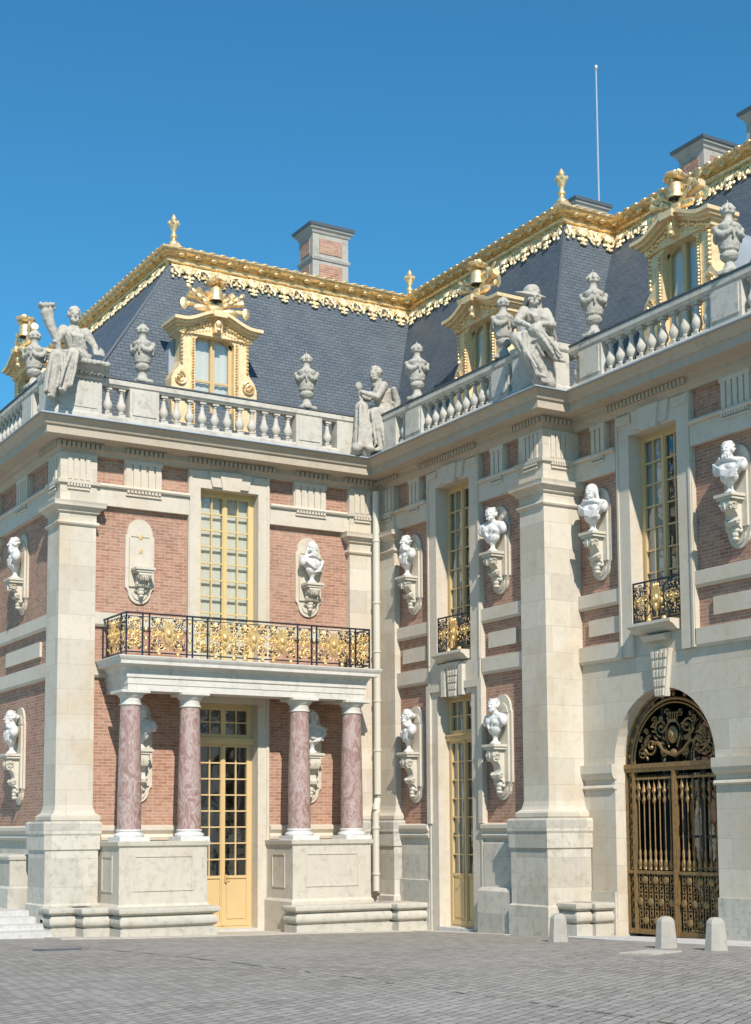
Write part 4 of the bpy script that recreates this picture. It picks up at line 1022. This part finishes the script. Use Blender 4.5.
# urns
def urn_mesh():
    P=[('b',(-.17,.17,-.17,.17,0,.07)),('l',[(.15,.07),(.11,.12),(.08,.2),(.075,.24),(.12,.27),(.15,.31),(.16,.36),(.135,.38),(.135,.40),(.165,.43),(.185,.55),(.20,.66),(.19,.74),(.21,.78),(.22,.83),(.20,.86),(.14,.90),(.09,.94),(.07,1.0),(.075,1.04),(.12,1.08),(.12,1.11),(.07,1.14),(.03,1.2),(.0,1.33)])]
    for k in range(4):
        a0=k*PI/2+PI/4; pts=[];rr=[]
        for i in range(7):
            t=i/6; a=a0+t*PI/2; pts.append((.215*math.cos(a),.215*math.sin(a),.78-.13*math.sin(PI*t))); rr.append(.035+.02*math.sin(PI*t))
        P.append(('c',pts,rr)); P.append(('s',(.23*math.cos(a0),.23*math.sin(a0),.80),(.05,.05,.06))); P.append(('c',[(.23*math.cos(a0),.23*math.sin(a0),.76),(.22*math.cos(a0),.22*math.sin(a0),.60)],[.035,.02]))
    for k in range(8):
        a=k*PI/4; P.append(('c',[(.06*math.cos(a),.06*math.sin(a),1.1),(.11*math.cos(a),.11*math.sin(a),1.14),(.05*math.cos(a),.05*math.sin(a),1.24)],[.03,.035,.02])); P.append(('s',(.13*math.cos(a),.13*math.sin(a),.87),(.035,.035,.025)))
    return sculpt('urn',P,.0115,'urn_stone',0,disp=.02)
UM=urn_mesh()
def urn(F,u,label,rz=0): tag(add('urn',UM,None,F(u,.33,11.395),rz),label,'urn','garlanded stone urns on the balustrade')
urn(FA,-5.93,'stone urn left of the gilded dormer nearest the left corner statue',.1)
urn(FA,-2.08,'stone urn on the balustrade between the left wing dormer and the inner corner statue',.3)
urn(FB,-2.13,'stone urn just right of the seated statue in the inner corner',.5)
urn(FB,-5.32,'stone urn immediately left of the hatted statue',.7)
urn(FB2,-7.22,'stone urn just right of the hatted statue, before slate roof',.2)
urn(FB2,-10.78,'large stone urn at the right edge beside the rightmost gilded dormer',.4)
urn(FC,1.12,'dark weathered stone urn behind the left corner statue with cornucopia',.15)

# seated statues
def seated(J_,hairk='bun',yaw=0,pitch=0,seed=1,drape=True,extra=()):
    rnd=random.Random(seed); V=lambda k:Vector(J_[k])
    P=head(J_['head'],1.28,yaw,pitch,hairk)
    P+=[('c',[J_['pelvis'],J_['waist'],J_['chest']],[.25,.19,.22]),('c',[J_['chest'],J_['neck']],[.19,.09]),('c',[J_['neck'],J_['head']],[.085,.08]),
        ('c',[J_['sl'],J_['el'],J_['hl']],[.105,.075,.05]),('c',[J_['sr'],J_['er'],J_['hr']],[.105,.075,.05]),('c',[J_['sl'],J_['chest'],J_['sr']],[.1,.17,.1]),
        ('c',[J_['pelvis'],J_['kl']],[.21,.13]),('c',[J_['pelvis'],J_['kr']],[.21,.13]),('c',[J_['kl'],J_['fl']],[.125,.065]),('c',[J_['kr'],J_['fr']],[.125,.065])]
    for h in ('hl','hr'):
        p=V(h); P.append(('s',tuple(p),(.055,.055,.05)))
        for k in range(4): P.append(('c',[tuple(p),tuple(p+Vector((-.03+.02*k,-.06,-.03)))],[.016,.012]))
    for f_ in ('fl','fr'):
        p=V(f_); q=p+J_.get('toe',Vector((-.12,-.16,-.03))); P.append(('c',[tuple(p),tuple(q)],[.06,.035]))
    # drapery folds: over thighs, between shins, over the chest
    for (a,b) in (('kl','fl'),('kr','fr')):
        A,B=V(a),V(b)
        for k in range(7):
            o=Vector((rnd.uniform(-.13,.13),rnd.uniform(-.12,.10),0)); P.append(('c',[tuple(A+o*.8),tuple(A.lerp(B,.5)+o*1.2),tuple(A.lerp(B,.9)+o*1.3)],[.04,.035,.03]))
    for k in range(9):
        t=k/8; A=V('kl').lerp(V('kr'),t)+Vector((0,0,.07)); B=V('pelvis')+Vector((-.2+.4*t,-.1,.12)); m_=(A+B)/2+Vector((0,0,.05+.03*rnd.random())); P.append(('c',[tuple(A+Vector((0,0,-.25))),tuple(A),tuple(m_),tuple(B)],[.025,.035,.04,.035]))
    for k in range(8):
        A=V('sr').lerp(V('sl'),.15+.1*k)+Vector((0,0,.03)); B=V('waist')+Vector((rnd.uniform(-.15,.15),-.15,0)); m_=(A+B)/2+V('front')*.18; P.append(('c',[tuple(A),tuple(m_),tuple(B)],[.028,.03,.03]))
    for k in range(6):
        A=V('pelvis')+Vector((rnd.uniform(-.25,.25),rnd.uniform(-.1,.2),-.1)); P.append(('c',[tuple(A),tuple(A+Vector((0,-.02,-.3))),tuple(A+Vector((rnd.uniform(-.05,.05),-.03,-.55)))],[.09,.07,.04]))
    P+=list(extra)
    return P
# corner statue holding a horn of plenty
O1=(-7.30,-.34,10.42)
J1=dict(pelvis=(.02,.02,1.22),waist=(-.05,.0,1.47),chest=(-.10,.0,1.70),neck=(-.12,-.02,1.95),head=(-.13,-.06,2.13),sl=(.13,.0,1.84),el=(.30,-.12,1.52),hl=(.24,-.32,1.32),sr=(-.34,-.02,1.82),er=(-.52,-.12,1.52),hr=(-.60,-.30,1.45),kl=(-.30,-.52,1.18),kr=(-.60,-.38,1.14),fl=(-.48,-.50,.42),fr=(-.66,-.36,.30),front=(-.2,-.8,0))
ex=[('c',[(-.50,-.26,1.22),(-.56,-.30,1.50),(-.70,-.30,1.78),(-.77,-.28,2.02)],[.05,.08,.10,.13])]
rnd=random.Random(2)
for k in range(26): a=rnd.random()*6.3; q=.15*math.sqrt(rnd.random()); ex.append(('s',(-.78+q*math.cos(a),-.28+q*math.sin(a),2.12+.07*rnd.random()),(.045,.045,.045)))
for k in range(5): a=-.3+k*.35; ex.append(('c',[(.28,-.34,1.32),(.28+.15*math.cos(a),-.34,1.34+.15*math.sin(a))],[.03,.012]))
for k in range(10): x=-.35+.09*k; ex.append(('c',[(x,-.40,1.12),(x+.03,-.30,1.05),(x+.05,-.25,.93)],[.06,.05,.03]))
me=sculpt('statue',seated(J1,'bun',-.15,.1,1,extra=ex),.016,'statue_stone',0,disp=.02)
tag(add('statue',me,None,O1),'seated stone woman holding up a horn of plenty on the left corner','statue')
# statue with broad hat
O2=(-.46,-6.42,10.42)
J2=dict(pelvis=(.20,.06,1.0),waist=(.14,.02,1.24),chest=(.08,-.03,1.44),neck=(.0,-.07,1.66),head=(-.05,-.13,1.80),sl=(.26,-.10,1.56),el=(.20,-.38,1.24),hl=(-.20,-.50,1.16),sr=(-.17,.02,1.56),er=(-.42,-.10,1.28),hr=(-.40,-.40,1.12),kl=(-.28,-.50,1.02),kr=(-.52,-.20,.90),fl=(.12,-.56,.52),fr=(-.22,-.40,.22),front=(-.3,-.7,0),toe=Vector((.12,-.10,-.06)))
M=Matrix.Rotation(.35,3,'X')
ex=[('s',(-.02,-.0,1.90),(.33,.28,.045),M),('s',(-.02,-.04,1.97),(.16,.16,.12)),('c',[(-.10,-.25,.5),(-.06,-.22,.17)],[.13,.15]),('c',[(.1,-.25,.3),(.18,-.3,.12)],[.12,.12]),('c',[(.15,-.15,.9),(.2,-.12,.25)],[.2,.22])]
for k in range(8): x=-.45+.09*k; ex.append(('c',[(x,-.36,.95),(x-.01,-.38,.6),(x*.5+.06,-.34,.12)],[.06,.05,.04]))
ex.append(('c',[(.26,-.2,1.2),(.42,-.05,1.1),(.48,.0,.85)],[.1,.12,.08]))
me=sculpt('statue',seated(J2,'long',-.45,.2,3,extra=ex),.016,'statue_stone',0,disp=.02)
tag(add('statue',me,None,O2),'seated stone figure in a broad hat on the tall pilaster corner','statue')
# inner corner statue in profile
O3=(-.62,-.60,10.42)
J3=dict(pelvis=(.38,.02,1.05),waist=(.36,.0,1.30),chest=(.30,.0,1.52),neck=(.24,-.01,1.77),head=(.14,-.03,1.94),sl=(.26,.16,1.66),el=(.05,.16,1.42),hl=(-.26,.05,1.42),sr=(.26,-.18,1.66),er=(.06,-.24,1.36),hr=(-.26,-.10,1.46),kl=(-.05,.15,1.04),kr=(.02,-.18,1.0),fl=(.02,.12,.22),fr=(.16,-.2,.20),front=(-.8,0,0),toe=Vector((-.17,-.02,-.05)))
ex=[('s',(-.30,-.02,1.60),(.085,.085,.11)),('c',[(-.28,-.02,1.5),(-.22,-.02,1.2)],[.045,.05]),('c',[(-.22,-.0,1.12),(-.24,-.02,.6),(-.26,-.02,.2)],[.16,.17,.2]),*[('s',(-.28+.3*math.cos(k*1.9)*(.4+.1*(k%3)),-.05+.18*math.sin(k*2.3),.07+.05*(k%4)),(.13-.01*(k%3),.12,.09)) for k in range(12)]]
for k in range(7): y=-.16+.05*k; ex.append(('c',[(-.35+.02*k,-.18+.02*k,1.15),(-.37+.04*k,-.2,.7),(-.4+.05*k,-.22,.2)],[.04,.04,.05]))
for k in range(6): ex.append(('c',[(.48,-.25+.1*k,1.6),(.60,-.2+.09*k,1.35),(.58,-.2+.08*k,1.05)],[.06,.08,.07]))
me=sculpt('statue',seated(J3,'bun',-PI/2+.25,.25,5,extra=ex),.016,'statue_stone',0,disp=.02)
tag(add('statue',me,None,O3),'seated stone woman in profile leaning toward a small figure in the inner roof corner','statue')

# pole far behind
p=MB(); p.tube([(0,0,0),(0,0,7.45)],[.035,.022],8); p.ell((0,0,7.45),(.05,.05,.08),8,6); me=p.mesh('flagpole','pole_metal',smooth=True)
tag(add('flagpole',me,None,(7.45,1.0,15.1)),'thin tall metal pole standing behind the gilded roof ridge','pole')

# ------------------------------------------------------------------ light, sky, camera
AZ,EL=17.,41.
az=R(AZ); el=R(EL); sv=Vector((-math.sin(az)*math.cos(el),-math.cos(az)*math.cos(el),math.sin(el)))
L=bpy.data.lights.new('sun','SUN'); L.energy=5.0; L.angle=R(.5); L.color=(1,.925,.84)
lo_=bpy.data.objects.new('sun',L); COL.objects.link(lo_); lo_.rotation_euler=sv.to_track_quat('Z','Y').to_euler(); lo_.location=(-10,-20,30)
Wd=bpy.data.worlds.new('World'); sc.world=Wd; Wd.use_nodes=True; nt=Wd.node_tree; nt.nodes.clear()
sky=nt.nodes.new('ShaderNodeTexSky'); sky.sky_type='NISHITA'; sky.sun_disc=False; sky.sun_elevation=el; sky.sun_rotation=R(180+AZ); sky.air_density=1.25; sky.dust_density=.05; sky.ozone_density=1.3; sky.altitude=100
bg=nt.nodes.new('ShaderNodeBackground'); bg.inputs[1].default_value=.078; ow=nt.nodes.new('ShaderNodeOutputWorld')
tn=nt.nodes.new('ShaderNodeMix'); tn.data_type='RGBA'; tn.blend_type='MULTIPLY'; tn.inputs[0].default_value=1; tn.inputs[7].default_value=(.40,1.17,1.54,1)
nt.links.new(sky.outputs[0],tn.inputs[6]); nt.links.new(tn.outputs[2],bg.inputs[0]); nt.links.new(bg.outputs[0],ow.inputs[0])
cam=bpy.data.cameras.new('camera'); co=bpy.data.objects.new('camera',cam); COL.objects.link(co); sc.camera=co
Cx,Cy,Cz,yaw,f_,pit,sh,rol=(-16.844941,-28.084674,2.199179,0.536088,1459.523455,0.101610,167.999414,-0.005995)
cy_,sy_=math.cos(yaw),math.sin(yaw)
f0=Vector((sy_,cy_,0)); r0=Vector((cy_,-sy_,0)); u0=Vector((0,0,1))
fwd=f0*math.cos(pit)+u0*math.sin(pit); up=-f0*math.sin(pit)+u0*math.cos(pit)
rt=r0*math.cos(rol)+up*math.sin(rol); up=-r0*math.sin(rol)+up*math.cos(rol)
Mx=Matrix((rt,up,-fwd)).transposed().to_4x4(); Mx.translation=Vector((Cx,Cy,Cz)); co.matrix_world=Mx
cam.sensor_fit='VERTICAL'; cam.sensor_height=36; cam.sensor_width=36; cam.lens=f_/1024*36; cam.shift_y=sh/1024; cam.clip_end=2000; cam.clip_start=.1
vs=sc.view_settings; vs.view_transform='Standard'; vs.look='None'; vs.gamma=1; vs.use_curve_mapping=False; vs.exposure=.18
